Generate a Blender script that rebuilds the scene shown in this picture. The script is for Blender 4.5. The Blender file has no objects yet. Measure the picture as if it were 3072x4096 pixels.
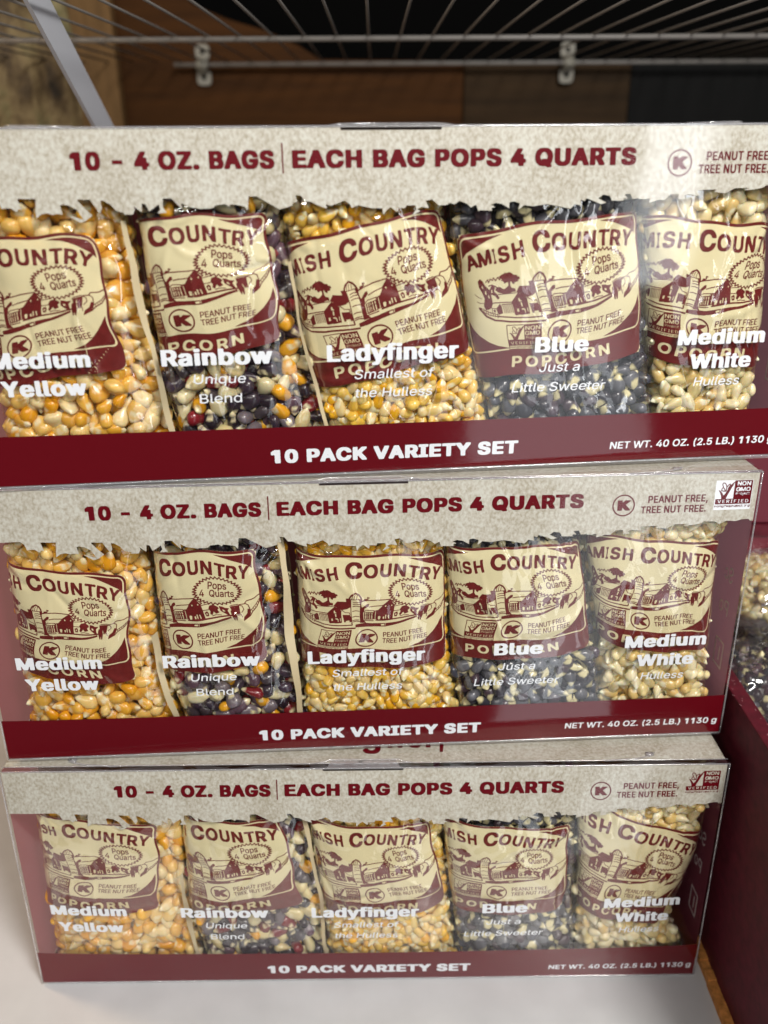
import bpy, bmesh, math, random, os
import numpy as np
from mathutils import Matrix, Vector, noise
random.seed(11); NR = np.random.RandomState(5)
S = bpy.context.scene
COL = S.collection
MM = 0.001

# ------------------------------------------------------------------ camera
cam = bpy.data.cameras.new("camera"); camo = bpy.data.objects.new("camera", cam); COL.objects.link(camo)
cam.sensor_fit = 'VERTICAL'; cam.sensor_height = 36.0; cam.lens = 30.763
cam.clip_start = 0.01; cam.clip_end = 50
Rw = ((0.99992941, -0.01021846, -0.00606234), (-0.00963367, -0.39863866, -0.91705747), (0.00695423, 0.91705114, -0.39870897))
M = Matrix.Identity(4)
for i in range(3):
    M[i][0] = Rw[0][i]; M[i][1] = -Rw[1][i]; M[i][2] = -Rw[2][i]
M.translation = (0.20816205, -0.37875523, 0.47451159)
camo.matrix_world = M
cam.dof.use_dof = True; cam.dof.focus_distance = 0.455; cam.dof.aperture_fstop = 5.2
S.camera = camo

# ------------------------------------------------------------------ surroundings light, lamps, exposure
W = bpy.data.worlds.new("World"); S.world = W; W.use_nodes = True
W.node_tree.nodes['Background'].inputs[0].default_value = (1.0, 0.95, 0.88, 1)
W.node_tree.nodes['Background'].inputs[1].default_value = 0.028

def area(name, loc, target, sx, sy, power, color, spread=180):
    L = bpy.data.lights.new(name, 'AREA'); L.shape = 'RECTANGLE'; L.size = sx; L.size_y = sy
    L.energy = power; L.color = color; L.spread = math.radians(spread)
    o = bpy.data.objects.new(name, L); COL.objects.link(o); o.location = loc
    d = Vector(target) - Vector(loc)
    o.rotation_euler = d.to_track_quat('-Z', 'Y').to_euler()
    return o
# cool ceiling light in front, to the right of the photographer (casts the divider's shade on the lowest box)
area('ceiling_lamp', (0.70, -0.80, 1.30), (0.2, 0.0, 0.2), 0.30, 0.30, 22.0, (1.0, 0.97, 0.92))
# unseen light panel, added at right rear for soft haze in the plastic fronts
area('haze_panel', (0.98, -1.5, -0.42), (0.3, 0.0, 0.25), 0.46, 1.60, 4.6, (0.90, 0.95, 1.0))
# narrow unseen strip added beside it for the bright streak on the top box
area('streak_strip', (1.22, -1.5, 0.62), (0.3, 0.0, 0.3), 0.17, 0.75, 2.9, (0.92, 0.96, 1.0))
# unseen tube added and stretched sideways for glints along the folds of the bags
area('glint_tube', (-0.3, -2.2, 1.55), (0.2, 0.0, 0.3), 2.4, 0.07, 34.0, (1.0, 0.97, 0.92))
# warm lamp at the back left
area('warm_lamp', (-0.62, 0.28, 0.62), (-0.05, 0.0, 0.0), 0.14, 0.14, 3.6, (1.0, 0.72, 0.45))

S.view_settings.view_transform = 'Standard'; S.view_settings.look = 'None'
S.view_settings.gamma = 1.0; S.view_settings.exposure = 0.0; S.view_settings.use_curve_mapping = False
S.cycles.max_bounces = 12; S.cycles.transparent_max_bounces = 24; S.cycles.transmission_bounces = 4
S.cycles.caustics_reflective = False; S.cycles.caustics_refractive = False
S.cycles.sample_clamp_indirect = 6.0

# ------------------------------------------------------------------ materials
def mat(name):
    m = bpy.data.materials.new(name); m.use_nodes = True
    nt = m.node_tree; b = nt.nodes['Principled BSDF']; o = nt.nodes['Material Output']
    return m, nt, b, o
def N(nt, t, **kw):
    n = nt.nodes.new(t)
    for k, v in kw.items(): setattr(n, k, v)
    return n
def lk(nt, a, b): nt.links.new(a, b)
def ramp(nt, fac, stops, interp='LINEAR'):
    r = N(nt, 'ShaderNodeValToRGB'); r.color_ramp.interpolation = interp
    e = r.color_ramp.elements
    while len(e) < len(stops): e.new(0.5)
    for el, (p, c) in zip(e, stops):
        el.position = p; el.color = (c[0], c[1], c[2], 1) if not isinstance(c, float) else (c, c, c, 1)
    if fac is not None: lk(nt, fac, r.inputs[0])
    return r
def tex(nt, kind, scale, detail=2.0, rough=0.5, coord='Object', vscale=None, **kw):
    tc = N(nt, 'ShaderNodeTexCoord'); mp = N(nt, 'ShaderNodeMapping')
    if vscale: mp.inputs['Scale'].default_value = vscale
    lk(nt, tc.outputs[coord], mp.inputs[0])
    t = N(nt, kind); t.inputs['Scale'].default_value = scale
    if 'Detail' in t.inputs: t.inputs['Detail'].default_value = detail; t.inputs['Roughness'].default_value = rough
    lk(nt, mp.outputs[0], t.inputs['Vector'])
    return t
def bump(nt, b, h, strength, dist):
    bp = N(nt, 'ShaderNodeBump'); bp.inputs['Strength'].default_value = strength; bp.inputs['Distance'].default_value = dist
    lk(nt, h, bp.inputs['Height']); lk(nt, bp.outputs[0], b.inputs['Normal']); return bp

def solid(name, c, rough=0.5, spec=0.5, coat=0.0, metal=0.0, mott=0.0, msc=200.0):
    m, nt, b, o = mat(name)
    b.inputs['Base Color'].default_value = (*c, 1); b.inputs['Roughness'].default_value = rough
    b.inputs['Specular IOR Level'].default_value = spec; b.inputs['Coat Weight'].default_value = coat
    b.inputs['Metallic'].default_value = metal
    if mott:
        t = tex(nt, 'ShaderNodeTexNoise', msc, 4)
        r = ramp(nt, t.outputs[0], [(0.3, tuple(x*(1-mott) for x in c)), (0.7, tuple(min(1, x*(1+mott)) for x in c))])
        lk(nt, r.outputs[0], b.inputs['Base Color'])
    return m
def parchment(name, gain=1.0):
    m, nt, b, o = mat(name)
    t = tex(nt, 'ShaderNodeTexNoise', 680.0, 3.0, 0.62, vscale=(1, 1, 0.75)); t2 = tex(nt, 'ShaderNodeTexNoise', 45.0, 2)
    mx = N(nt, 'ShaderNodeMath', operation='MULTIPLY_ADD'); lk(nt, t2.outputs[0], mx.inputs[0]); mx.inputs[1].default_value = 0.35
    lk(nt, t.outputs[0], mx.inputs[2])
    g = gain
    r = ramp(nt, mx.outputs[0], [(0.50, (0.36*g, 0.325*g, 0.25*g)), (0.66, (0.475*g, 0.44*g, 0.37*g)), (0.82, (0.56*g, 0.55*g, 0.485*g))])
    lk(nt, r.outputs[0], b.inputs['Base Color']); b.inputs['Roughness'].default_value = 0.55
    return m
def clear(name, rough, tint, f0=0.045, power=4.0, bumpsc=None, bumpst=0.0, bdist=0.001, haze=0.0):
    """thin clear plastic: straight see-through plus a mirror-like coat that grows at grazing angles"""
    m = bpy.data.materials.new(name); m.use_nodes = True; nt = m.node_tree; nt.nodes.clear()
    o = N(nt, 'ShaderNodeOutputMaterial'); tr = N(nt, 'ShaderNodeBsdfTransparent'); tr.inputs[0].default_value = (*tint, 1)
    gl = N(nt, 'ShaderNodeBsdfGlossy'); gl.inputs['Roughness'].default_value = rough; gl.inputs[0].default_value = (1, 1, 1, 1)
    lw = N(nt, 'ShaderNodeLayerWeight'); lw.inputs[0].default_value = 0.5
    pw = N(nt, 'ShaderNodeMath', operation='POWER'); lk(nt, lw.outputs['Facing'], pw.inputs[0]); pw.inputs[1].default_value = power
    ma = N(nt, 'ShaderNodeMath', operation='MULTIPLY_ADD'); lk(nt, pw.outputs[0], ma.inputs[0]); ma.inputs[1].default_value = 0.8; ma.inputs[2].default_value = f0
    mx = N(nt, 'ShaderNodeMixShader'); lk(nt, ma.outputs[0], mx.inputs[0]); lk(nt, tr.outputs[0], mx.inputs[1]); lk(nt, gl.outputs[0], mx.inputs[2])
    out = mx.outputs[0]
    if haze:
        df = N(nt, 'ShaderNodeBsdfDiffuse'); df.inputs[0].default_value = (0.8, 0.8, 0.85, 1)
        m2 = N(nt, 'ShaderNodeMixShader'); m2.inputs[0].default_value = haze; lk(nt, out, m2.inputs[1]); lk(nt, df.outputs[0], m2.inputs[2]); out = m2.outputs[0]
    lk(nt, out, o.inputs[0])
    if bumpsc:
        t = tex(nt, 'ShaderNodeTexNoise', bumpsc, 2.0, 0.5, vscale=(1, 1, 0.6))
        bp = N(nt, 'ShaderNodeBump'); bp.inputs['Strength'].default_value = bumpst; bp.inputs['Distance'].default_value = bdist
        lk(nt, t.outputs[0], bp.inputs['Height']); lk(nt, bp.outputs[0], gl.inputs['Normal'])
        lk(nt, bp.outputs[0], lw.inputs['Normal'])
    return m
MT = {}
MT['parch'] = parchment('parchment_print')
MT['maroon'] = solid('maroon_box_ink', (0.115, 0.0015, 0.006), 0.5, 0.12)
MT['white'] = solid('white_ink', (0.80, 0.82, 0.86), 0.5, 0.3)
def side_ink():
    m, nt, b, o = mat('maroon_side_ink'); b.inputs['Base Color'].default_value = (0.25, 0.06, 0.09, 1); b.inputs['Roughness'].default_value = 0.22; b.inputs['Specular IOR Level'].default_value = 0.8
    tl = N(nt, 'ShaderNodeBsdfTranslucent'); tl.inputs[0].default_value = (0.62, 0.34, 0.40, 1)
    mx = N(nt, 'ShaderNodeMixShader'); mx.inputs[0].default_value = 0.45; lk(nt, b.outputs[0], mx.inputs[1]); lk(nt, tl.outputs[0], mx.inputs[2]); lk(nt, mx.outputs[0], o.inputs[0]); return m
MT['inside'] = side_ink()
MT['sheet'] = clear('clear_box_plastic', 0.075, (0.985, 0.985, 0.985), 0.044, 4.0, 14.0, 0.35, 0.002)
MT['edge'] = clear('folded_plastic_edge', 0.12, (0.95, 0.94, 0.94), 0.10, 2.0, 40.0, 0.25, 0.001, 0.16)
MT['film'] = clear('bag_film', 0.06, (0.985, 0.98, 0.965), 0.075, 3.0, 44.0, 1.0, 0.0042)
MT['seal'] = clear('crimped_seal_film', 0.15, (0.92, 0.92, 0.9), 0.16, 2.5, 200.0, 0.8, 0.001, 0.10)

def label_film():
    m, nt, b, o = mat('cream_label_film')
    b.inputs['Base Color'].default_value = (0.94, 0.84, 0.52, 1); b.inputs['Roughness'].default_value = 0.27
    b.inputs['Specular IOR Level'].default_value = 0.6
    tr = N(nt, 'ShaderNodeBsdfTransparent'); tr.inputs[0].default_value = (1.0, 0.97, 0.85, 1)
    mx = N(nt, 'ShaderNodeMixShader'); mx.inputs[0].default_value = 0.84
    lk(nt, tr.outputs[0], mx.inputs[1]); lk(nt, b.outputs[0], mx.inputs[2]); lk(nt, mx.outputs[0], o.inputs[0])
    return m
MT['cream'] = label_film()
MT['cream_ink'] = solid('cream_ink', (0.66, 0.55, 0.30), 0.4, 0.5)
MT['ink'] = solid('maroon_label_ink', (0.150, 0.013, 0.012), 0.33, 0.55, mott=0.12, msc=400)
MT['back'] = solid('cream_back_film', (0.62, 0.52, 0.33), 0.35, 0.5)
MT['black'] = solid('black_ink', (0.01, 0.01, 0.012), 0.5)

def kernel_mat(name, bodies, tip, island=False, fade=(0.25, 0.75)):
    m, nt, b, o = mat(name)
    if island:
        g = N(nt, 'ShaderNodeNewGeometry'); rnd = g.outputs['Random Per Island']
    else:
        g = N(nt, 'ShaderNodeObjectInfo'); rnd = g.outputs['Random']
    n = len(bodies); r = ramp(nt, rnd, [(i/n, c) for i, c in enumerate(bodies)], 'CONSTANT')
    at = N(nt, 'ShaderNodeAttribute'); at.attribute_name = 'pale'
    ns = tex(nt, 'ShaderNodeTexNoise', 380.0, 3)
    ad = N(nt, 'ShaderNodeMath', operation='MULTIPLY_ADD'); lk(nt, ns.outputs[0], ad.inputs[0]); ad.inputs[1].default_value = 0.5
    sb = N(nt, 'ShaderNodeMath', operation='SUBTRACT'); lk(nt, at.outputs['Fac'], sb.inputs[0]); sb.inputs[1].default_value = 0.25
    lk(nt, sb.outputs[0], ad.inputs[2])
    fr = ramp(nt, ad.outputs[0], [(fade[0], 0.0), (fade[1], 1.0)])
    mx = N(nt, 'ShaderNodeMix', data_type='RGBA'); lk(nt, fr.outputs[0], mx.inputs['Factor'])
    lk(nt, r.outputs[0], mx.inputs[6]); mx.inputs[7].default_value = (*tip, 1)
    lk(nt, mx.outputs[2], b.inputs['Base Color'])
    b.inputs['Roughness'].default_value = 0.26; b.inputs['Specular IOR Level'].default_value = 0.6
    b.inputs['Coat Weight'].default_value = 0.15; b.inputs['Coat Roughness'].default_value = 0.2
    if name[:4] != 'blue': b.inputs['Subsurface Weight'].default_value = 0.35; b.inputs['Subsurface Radius'].default_value = (1.0, 0.5, 0.2); b.inputs['Subsurface Scale'].default_value = 0.0022
    bump(nt, b, ns.outputs[0], 0.15, 0.0006)
    return m
KC = {
 'Y': ([(0.78, 0.40, 0.035), (0.80, 0.50, 0.13), (0.78, 0.35, 0.012), (0.80, 0.56, 0.20), (0.72, 0.37, 0.05), (0.80, 0.45, 0.07), (0.84, 0.66, 0.34)], (0.84, 0.72, 0.46)),
 'R': ([(0.024, 0.015, 0.024), (0.78, 0.38, 0.02), (0.06, 0.045, 0.055), (0.70, 0.58, 0.30), (0.20, 0.012, 0.018), (0.045, 0.028, 0.045), (0.035, 0.022, 0.035), (0.16, 0.13, 0.15), (0.11, 0.06, 0.085), (0.68, 0.60, 0.36)], (0.80, 0.70, 0.45)),
 'L': ([(0.80, 0.50, 0.07), (0.80, 0.42, 0.015), (0.82, 0.61, 0.22), (0.80, 0.53, 0.11), (0.80, 0.61, 0.28)], (0.86, 0.78, 0.52)),
 'B': ([(0.040, 0.040, 0.055), (0.075, 0.075, 0.09), (0.032, 0.026, 0.036), (0.12, 0.12, 0.14), (0.065, 0.04, 0.055)], (0.74, 0.66, 0.38)),
 'W': ([(0.76, 0.62, 0.30), (0.80, 0.68, 0.38), (0.72, 0.52, 0.20), (0.82, 0.72, 0.46)], (0.86, 0.80, 0.58)),
}
FADE = {'Y': (0.38, 0.75), 'R': (0.42, 0.78), 'L': (0.34, 0.7), 'B': (0.20, 0.56), 'W': (0.3, 0.7)}
for k, (bd, tp) in KC.items():
    MT['k'+k] = kernel_mat({'Y':'yellow','R':'rainbow','L':'ladyfinger','B':'blue','W':'white'}[k]+'_kernel', bd, tp, False, FADE[k])
    MT['p'+k] = kernel_mat({'Y':'yellow','R':'rainbow','L':'ladyfinger','B':'blue','W':'white'}[k]+'_kernel_pile', bd, tp, True, FADE[k])

# ------------------------------------------------------------------ object helpers
def meshobj(name, verts, faces, m=None, parent=None, smooth=False, matrix=None):
    me = bpy.data.meshes.new(name)
    me.from_pydata([tuple(map(float, v)) for v in verts], [], [tuple(int(i) for i in f) for f in faces])
    if m is not None: me.materials.append(m)
    if smooth: me.polygons.foreach_set('use_smooth', [True]*len(me.polygons))
    me.update()
    o = bpy.data.objects.new(name, me); COL.objects.link(o)
    if parent is not None: o.parent = parent
    if matrix is not None: o.matrix_world = matrix
    return o
def tag(o, label=None, cat=None, group=None, kind=None):
    if label: o['label'] = label
    if cat: o['category'] = cat
    if group: o['group'] = group
    if kind: o['kind'] = kind
    return o
def empty(name, matrix):
    o = bpy.data.objects.new(name, None); o.empty_display_size = 0.02; COL.objects.link(o); o.matrix_world = matrix; return o
class MB:
    def __init__(s): s.v = []; s.f = []
    def add(s, v, f):
        b = len(s.v); s.v += [tuple(x) for x in v]; s.f += [tuple(i+b for i in q) for q in f]
    def box(s, x0, x1, y0, y1, z0, z1):
        s.add([(x0,y0,z0),(x1,y0,z0),(x1,y1,z0),(x0,y1,z0),(x0,y0,z1),(x1,y0,z1),(x1,y1,z1),(x0,y1,z1)],
              [(0,3,2,1),(4,5,6,7),(0,1,5,4),(1,2,6,5),(2,3,7,6),(3,0,4,7)])
    def tube(s, pts, r, n=10, caps=True):
        pts = [Vector(p) for p in pts]; rings = []
        for i, p in enumerate(pts):
            t = (pts[min(i+1, len(pts)-1)] - pts[max(i-1, 0)]).normalized()
            a = t.cross(Vector((0, 0, 1)));  a = a if a.length > 1e-3 else t.cross(Vector((1, 0, 0)))
            a.normalize(); b = t.cross(a)
            rings.append([p + a*r*math.cos(2*math.pi*k/n) + b*r*math.sin(2*math.pi*k/n) for k in range(n)])
        v = [q for rg in rings for q in rg]; f = []
        for i in range(len(pts)-1):
            for k in range(n): f.append((i*n+k, i*n+(k+1)%n, (i+1)*n+(k+1)%n, (i+1)*n+k))
        if caps: f.append(tuple(range(n))[::-1]); f.append(tuple(range((len(pts)-1)*n, len(pts)*n)))
        s.add(v, f)
    def build(s, name, m, parent=None, smooth=False, matrix=None): return meshobj(name, s.v, s.f, m, parent, smooth, matrix)
def bevel(o, w, seg=2):
    md = o.modifiers.new('bevel', 'BEVEL'); md.width = w; md.segments = seg; md.limit_method = 'ANGLE'; return o

# ------------------------------------------------------------------ flat print: shapes are drawn on a grid, then traced into thin mesh
FONT = None
try:
    fp = os.path.join(bpy.utils.system_resource('DATAFILES', path='fonts'), 'Inter.woff2')
    if os.path.exists(fp): FONT = bpy.data.fonts.load(fp)
except Exception: FONT = None
_tc = {}
def dilate(a, rx, ry):
    if rx <= 0 and ry <= 0: return a
    p = np.pad(a, ((ry+1, ry+1), (rx+1, rx+1)))
    o = p.copy()
    for dx in range(-rx, rx+1):
        e = int(round(ry*math.sqrt(max(0, 1-abs(dx/(rx+1e-6))**9)))) if rx else ry
        for dy in {-e, e, 0, e//2, -(e//2)}:
            o |= np.roll(np.roll(p, dx, 1), dy, 0)
    return o
def outline(s, track=1.0):
    c = bpy.data.curves.new('t', 'FONT'); c.body = s; c.size = 1.0; c.space_character = track; c.resolution_u = 6; c.fill_mode = 'NONE'
    if FONT: c.font = FONT
    o = bpy.data.objects.new('t', c); COL.objects.link(o)
    dg = bpy.context.evaluated_depsgraph_get(); oe = o.evaluated_get(dg); me = oe.to_mesh()
    V = np.array([v.co[:2] for v in me.vertices]); E = np.array([e.vertices[:] for e in me.edges])
    oe.to_mesh_clear(); bpy.data.objects.remove(o); bpy.data.curves.remove(c)
    # walk the loops so that every edge is directed
    nb = {}
    for p, q in E: nb.setdefault(p, []).append(q); nb.setdefault(q, []).append(p)
    seen = set(); L = []
    for st in range(len(V)):
        if st in seen or st not in nb: continue
        loop = [st]; seen.add(st); cur = st+1 if (st+1) in nb[st] else nb[st][0]
        while cur not in seen:
            loop.append(cur); seen.add(cur)
            nx = [q for q in nb[cur] if q not in seen]
            if not nx: break
            cur = nx[0]
        L.append(V[loop])
    return V, L
CAPH = outline('H')[0][:, 1].max()
def textmask(s, wx=0, wy=0, track=1.0):
    """boolean picture of a line of text, row 0 at top; returns mask, baseline row, cap rows"""
    key = (s, wx, wy, track)
    if key in _tc: return _tc[key]
    V, loops = outline(s, track)
    if '1' in s:                            # a plain numeral one without a foot
        i = 0
        for ch in s:
            if ch == ' ': continue
            n = len(outline(ch)[1])
            if ch == '1':
                P = loops[i]; xa, xb = P[:, 0].min(), P[:, 0].max(); c0 = CAPH; st = .16*c0; xr = xa+(xb-xa)*.72; xl = xr-st*.9
                loops[i] = np.array([(xr, 0), (xr, c0), (xr-.10*c0, c0), (xr-.20*c0, c0*.86), (xr-.42*c0, c0*.80), (xr-.42*c0, c0*.70), (xl, c0*.70), (xl, 0)])
            i += n
    K = 88.0/CAPH                           # 88 pixels per cap height
    V = np.concatenate(loops); x0, x1 = V[:, 0].min(), V[:, 0].max(); pad = 20
    w = int((x1-x0)*K+2*pad); h = 200; base = 135
    Wd = np.zeros((h, w+1), np.int32)
    for P in loops:
        Q = np.stack([(P[:, 0]-x0)*K+pad, base-P[:, 1]*K], 1); R = np.roll(Q, -1, 0)
        for (xa, ya), (xb, yb) in zip(Q, R):
            if ya == yb: continue
            sg = 1 if yb > ya else -1; lo, hi = min(ya, yb), max(ya, yb)
            for j in range(max(0, math.ceil(lo-.5)), min(h, math.ceil(hi-.5))):
                x = xa+(j+.5-ya)*(xb-xa)/(yb-ya); Wd[j, min(w, max(0, math.ceil(x-.5)))] += sg
    A = (np.cumsum(Wd, 1) != 0)[:, :w]
    A = dilate(A, wx, wy); off = (wy+1) if (wx > 0 or wy > 0) else 0
    base += off + wy; cap = 88.0 + 2*wy
    cols = np.where(A.any(0))[0]; A = A[:, cols[0]:cols[-1]+1]
    _tc[key] = (A, base, cap); return _tc[key]

class Canvas:
    """w x h in user units, y down, res samples per unit"""
    def __init__(s, w, h, res): s.w, s.h, s.res = w, h, res; s.a = np.zeros((int(h*res), int(w*res)), bool)
    def _win(s, x0, x1, y0, y1):
        H_, W_ = s.a.shape; r = s.res
        i0 = max(0, int(x0*r)-1); i1 = min(W_, int(x1*r)+2); j0 = max(0, int(y0*r)-1); j1 = min(H_, int(y1*r)+2)
        if i1 <= i0 or j1 <= j0: return None
        X, Y = np.meshgrid((np.arange(i0, i1)+.5)/r, (np.arange(j0, j1)+.5)/r)
        return (slice(j0, j1), slice(i0, i1)), X, Y
    def poly(s, pts, val=True):
        p = np.array(pts, float); q = s._win(p[:, 0].min(), p[:, 0].max(), p[:, 1].min(), p[:, 1].max())
        if q is None: return s
        sl, X, Y = q; ins = np.zeros(X.shape, bool); n = len(p)
        for i in range(n):
            xa, ya = p[i]; xb, yb = p[(i+1) % n]
            if ya == yb: continue
            j = (ya > Y) != (yb > Y)
            ins ^= j & (X < (xb-xa)*(Y-ya)/(yb-ya)+xa)
        s.a[sl] = np.where(ins, val, s.a[sl]); return s
    def line(s, pts, w, val=True):
        for (xa, ya), (xb, yb) in zip(pts[:-1], pts[1:]):
            q = s._win(min(xa, xb)-w, max(xa, xb)+w, min(ya, yb)-w, max(ya, yb)+w)
            if q is None: continue
            sl, X, Y = q; dx, dy = xb-xa, yb-ya; L = dx*dx+dy*dy+1e-9
            t = np.clip(((X-xa)*dx+(Y-ya)*dy)/L, 0, 1)
            s.a[sl] = np.where((X-xa-t*dx)**2+(Y-ya-t*dy)**2 < (w/2)**2, val, s.a[sl])
        return s
    def ellipse(s, cx, cy, rx, ry, val=True):
        q = s._win(cx-rx, cx+rx, cy-ry, cy+ry)
        if q: sl, X, Y = q; s.a[sl] = np.where(((X-cx)/rx)**2+((Y-cy)/ry)**2 < 1, val, s.a[sl])
        return s
    def rect(s, x0, y0, x1, y1, val=True): return s.poly([(x0, y0), (x1, y0), (x1, y1), (x0, y1)], val)
    def rrect(s, x0, y0, x1, y1, r, val=True):
        p = []
        for cx, cy, a0 in ((x1-r, y0+r, -90), (x1-r, y1-r, 0), (x0+r, y1-r, 90), (x0+r, y0+r, 180)):
            for k in range(9): a = math.radians(a0+k*11.25); p.append((cx+r*math.cos(a), cy+r*math.sin(a)))
        return s.poly(p, val)
    def text(s, t, x0, x1, base, cap, wx=0, wy=0, rot=0.0, shear=0.0, track=1.0, val=True):
        """fit text between x0 and x1 on the baseline; rot in degrees anticlockwise about the left end"""
        A, b, c = textmask(t, wx, wy, track)
        sx = A.shape[1]/(x1-x0); sy = c/cap
        R = abs(x1-x0)+cap*2
        q = s._win(x0-cap*2, x0+R, base-R, base+R) if rot else s._win(x0-cap, x1+cap, base-cap*1.6, base+cap*.6)
        if q is None: return s
        sl, X, Y = q; ca, sa = math.cos(math.radians(rot)), math.sin(math.radians(rot))
        dx, dy = X-x0, Y-base
        u = dx*ca-dy*sa; v = dx*sa+dy*ca
        u = u+v*shear
        iu = np.floor(u*sx).astype(int); iv = np.floor(b+v*sy).astype(int)
        ok = (iu >= 0) & (iu < A.shape[1]) & (iv >= 0) & (iv < A.shape[0])
        m = np.zeros(X.shape, bool); m[ok] = A[iv[ok], iu[ok]]
        s.a[sl] = np.where(m, val, s.a[sl]); return s
    def trace(s, ds, maxrun):
        """marching squares on the averaged grid -> 2-D points (user units) and faces"""
        H_, W_ = s.a.shape; H2, W2 = H_//ds, W_//ds
        g = s.a[:H2*ds, :W2*ds].reshape(H2, ds, W2, ds).mean((1, 3))
        g = np.pad(g, 1); st = ds/s.res
        B = g > 0.5; pts = {}; V = []; F = []
        def corner(j, i):
            k = (j, i)
            if k not in pts: pts[k] = len(V); V.append(((i-.5)*st, (j-.5)*st))
            return pts[k]
        def edge(j, i, j2, i2):
            k = (j, i, j2, i2) if (j, i) < (j2, i2) else (j2, i2, j, i)
            if k not in pts:
                a, b = g[k[0], k[1]], g[k[2], k[3]]; t = (0.5-a)/(b-a) if a != b else .5
                pts[k] = len(V); V.append(((k[1]+(k[3]-k[1])*t-.5)*st, (k[0]+(k[2]-k[0])*t-.5)*st))
            return pts[k]
        code = B[:-1, :-1]*1 + B[:-1, 1:]*2 + B[1:, 1:]*4 + B[1:, :-1]*8
        for j, i in np.argwhere((code > 0) & (code < 15)):
            cs = [(j, i), (j, i+1), (j+1, i+1), (j+1, i)]; f = []
            for k in range(4):
                a, b = cs[k], cs[(k+1) % 4]
                if B[a]: f.append(corner(*a))
                if B[a] != B[b]: f.append(edge(a[0], a[1], b[0], b[1]))
            if len(f) >= 3: F.append(f[::-1])
        full = code == 15
        for j in range(full.shape[0]):
            row = np.where(full[j])[0]
            if not len(row): continue
            a = row[0]; p = a
            for q in list(row[1:])+[-9]:
                if q == p+1 and (q-a)*st < maxrun: p = q; continue
                F.append([corner(j, a), corner(j+1, a), corner(j+1, p+1), corner(j, p+1)])
                a = p = q
        return np.array(V, float).reshape(-1, 2), F

# ---- measured outlines (mm in each box's own front plane)
TORN= [(0.4,130.0),(25.3,131.0),(28.2,131.0),(30.0,129.3),(30.9,126.5),(34.6,126.8),(36.9,125.1),(37.9,126.4),(39.3,125.9),(37.9,130.5),(45.5,130.3),(44.7,122.4),(47.1,124.1),(49.7,124.5),(51.9,123.8),(53.4,124.2),(56.1,123.8),(55.3,127.6),(56.4,128.0),(59.2,127.5),(62.3,125.6),(64.5,121.7),(58.1,123.6),(62.9,120.4),(65.1,121.0),(68.5,123.4),(66.1,125.7),(62.4,129.9),(68.2,129.7),(71.7,124.2),(72.8,126.0),(72.4,129.4),(73.9,129.2),(76.7,127.5),(78.9,124.9),(82.2,124.2),(81.7,123.5),(85.6,123.5),(86.6,125.5),(86.2,126.9),(89.5,124.3),(89.8,127.9),(91.4,127.6),(92.6,124.6),(96.9,127.5),(97.5,125.5),(96.1,123.8),(100.2,124.0),(98.7,126.1),(98.9,129.9),(102.7,129.8),(106.9,125.1),(106.5,128.0),(109.5,126.3),(114.5,125.4),(120.1,125.6),(121.3,126.8),(125.4,127.3),(127.2,126.2),(127.6,127.2),(133.5,126.3),(135.1,124.6),(135.6,130.2),(139.1,130.3),(148.9,124.7),(154.4,126.2),(155.0,127.5),(156.8,127.7),(156.0,130.5),(158.4,130.3),(160.1,127.9),(162.6,127.8),(164.9,126.5),(169.7,124.7),(169.2,126.6),(171.5,126.0),(174.1,126.8),(177.5,128.1),(180.0,126.3),(180.5,124.9),(183.4,126.0),(189.5,124.7),(194.2,124.5),(194.6,121.8),(195.7,123.4),(197.8,125.1),(200.9,122.7),(201.0,124.7),(204.5,124.5),(205.0,125.7),(208.9,125.6),(209.4,123.8),(207.3,121.4),(211.2,123.1),(209.7,124.1),(211.8,124.9),(215.1,124.3),(213.6,127.5),(216.5,128.0),(219.6,125.4),(223.2,125.6),(224.5,126.4),(226.6,125.8),(228.9,127.2),(232.0,126.1),(234.1,124.4),(236.5,125.5),(237.5,122.7),(238.5,123.2),(243.8,122.8),(243.5,124.0),(245.3,124.4),(243.1,125.3),(245.3,126.2),(248.4,125.6),(251.6,123.7),(251.6,126.3),(253.6,126.7),(256.5,125.8),(255.8,123.0),(258.4,125.1),(262.6,124.5),(268.9,125.3),(272.6,124.7),(280.0,123.1),(282.0,125.1),(285.0,124.4),(284.6,127.0),(286.5,126.3),(287.2,127.6),(292.0,125.8),(294.2,124.9),(296.8,125.6),(292.7,127.4),(295.0,129.0),(298.2,128.4),(299.1,126.4),(304.7,126.2),(304.6,127.3),(306.8,127.1),(305.0,129.0),(307.7,129.2),(308.9,127.0),(311.5,127.1),(311.7,128.6),(315.3,126.7),(308.9,127.1),(311.9,127.0),(311.5,128.6),(314.9,127.0),(317.1,127.0),(316.9,125.2),(321.6,126.5),(324.1,126.3),(326.9,128.7),(330.8,128.8),(330.7,126.4),(334.3,126.6),(333.3,128.1),(335.7,128.7),(340.3,128.1),(339.5,130.2),(343.1,130.5),(349.1,130.5),(347.4,129.6),(353.0,128.8),(357.6,131.0),(364.9,131.0),(361.3,130.1),(366.2,130.2),(371.0,131.0),(372.7,132.0),(378.3,131.8),(380.9,130.3),(384.4,132.0),(389.4,131.6),(392.3,132.4),(396.3,132.5),(396.8,131.6),(398.4,131.6)]
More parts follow.
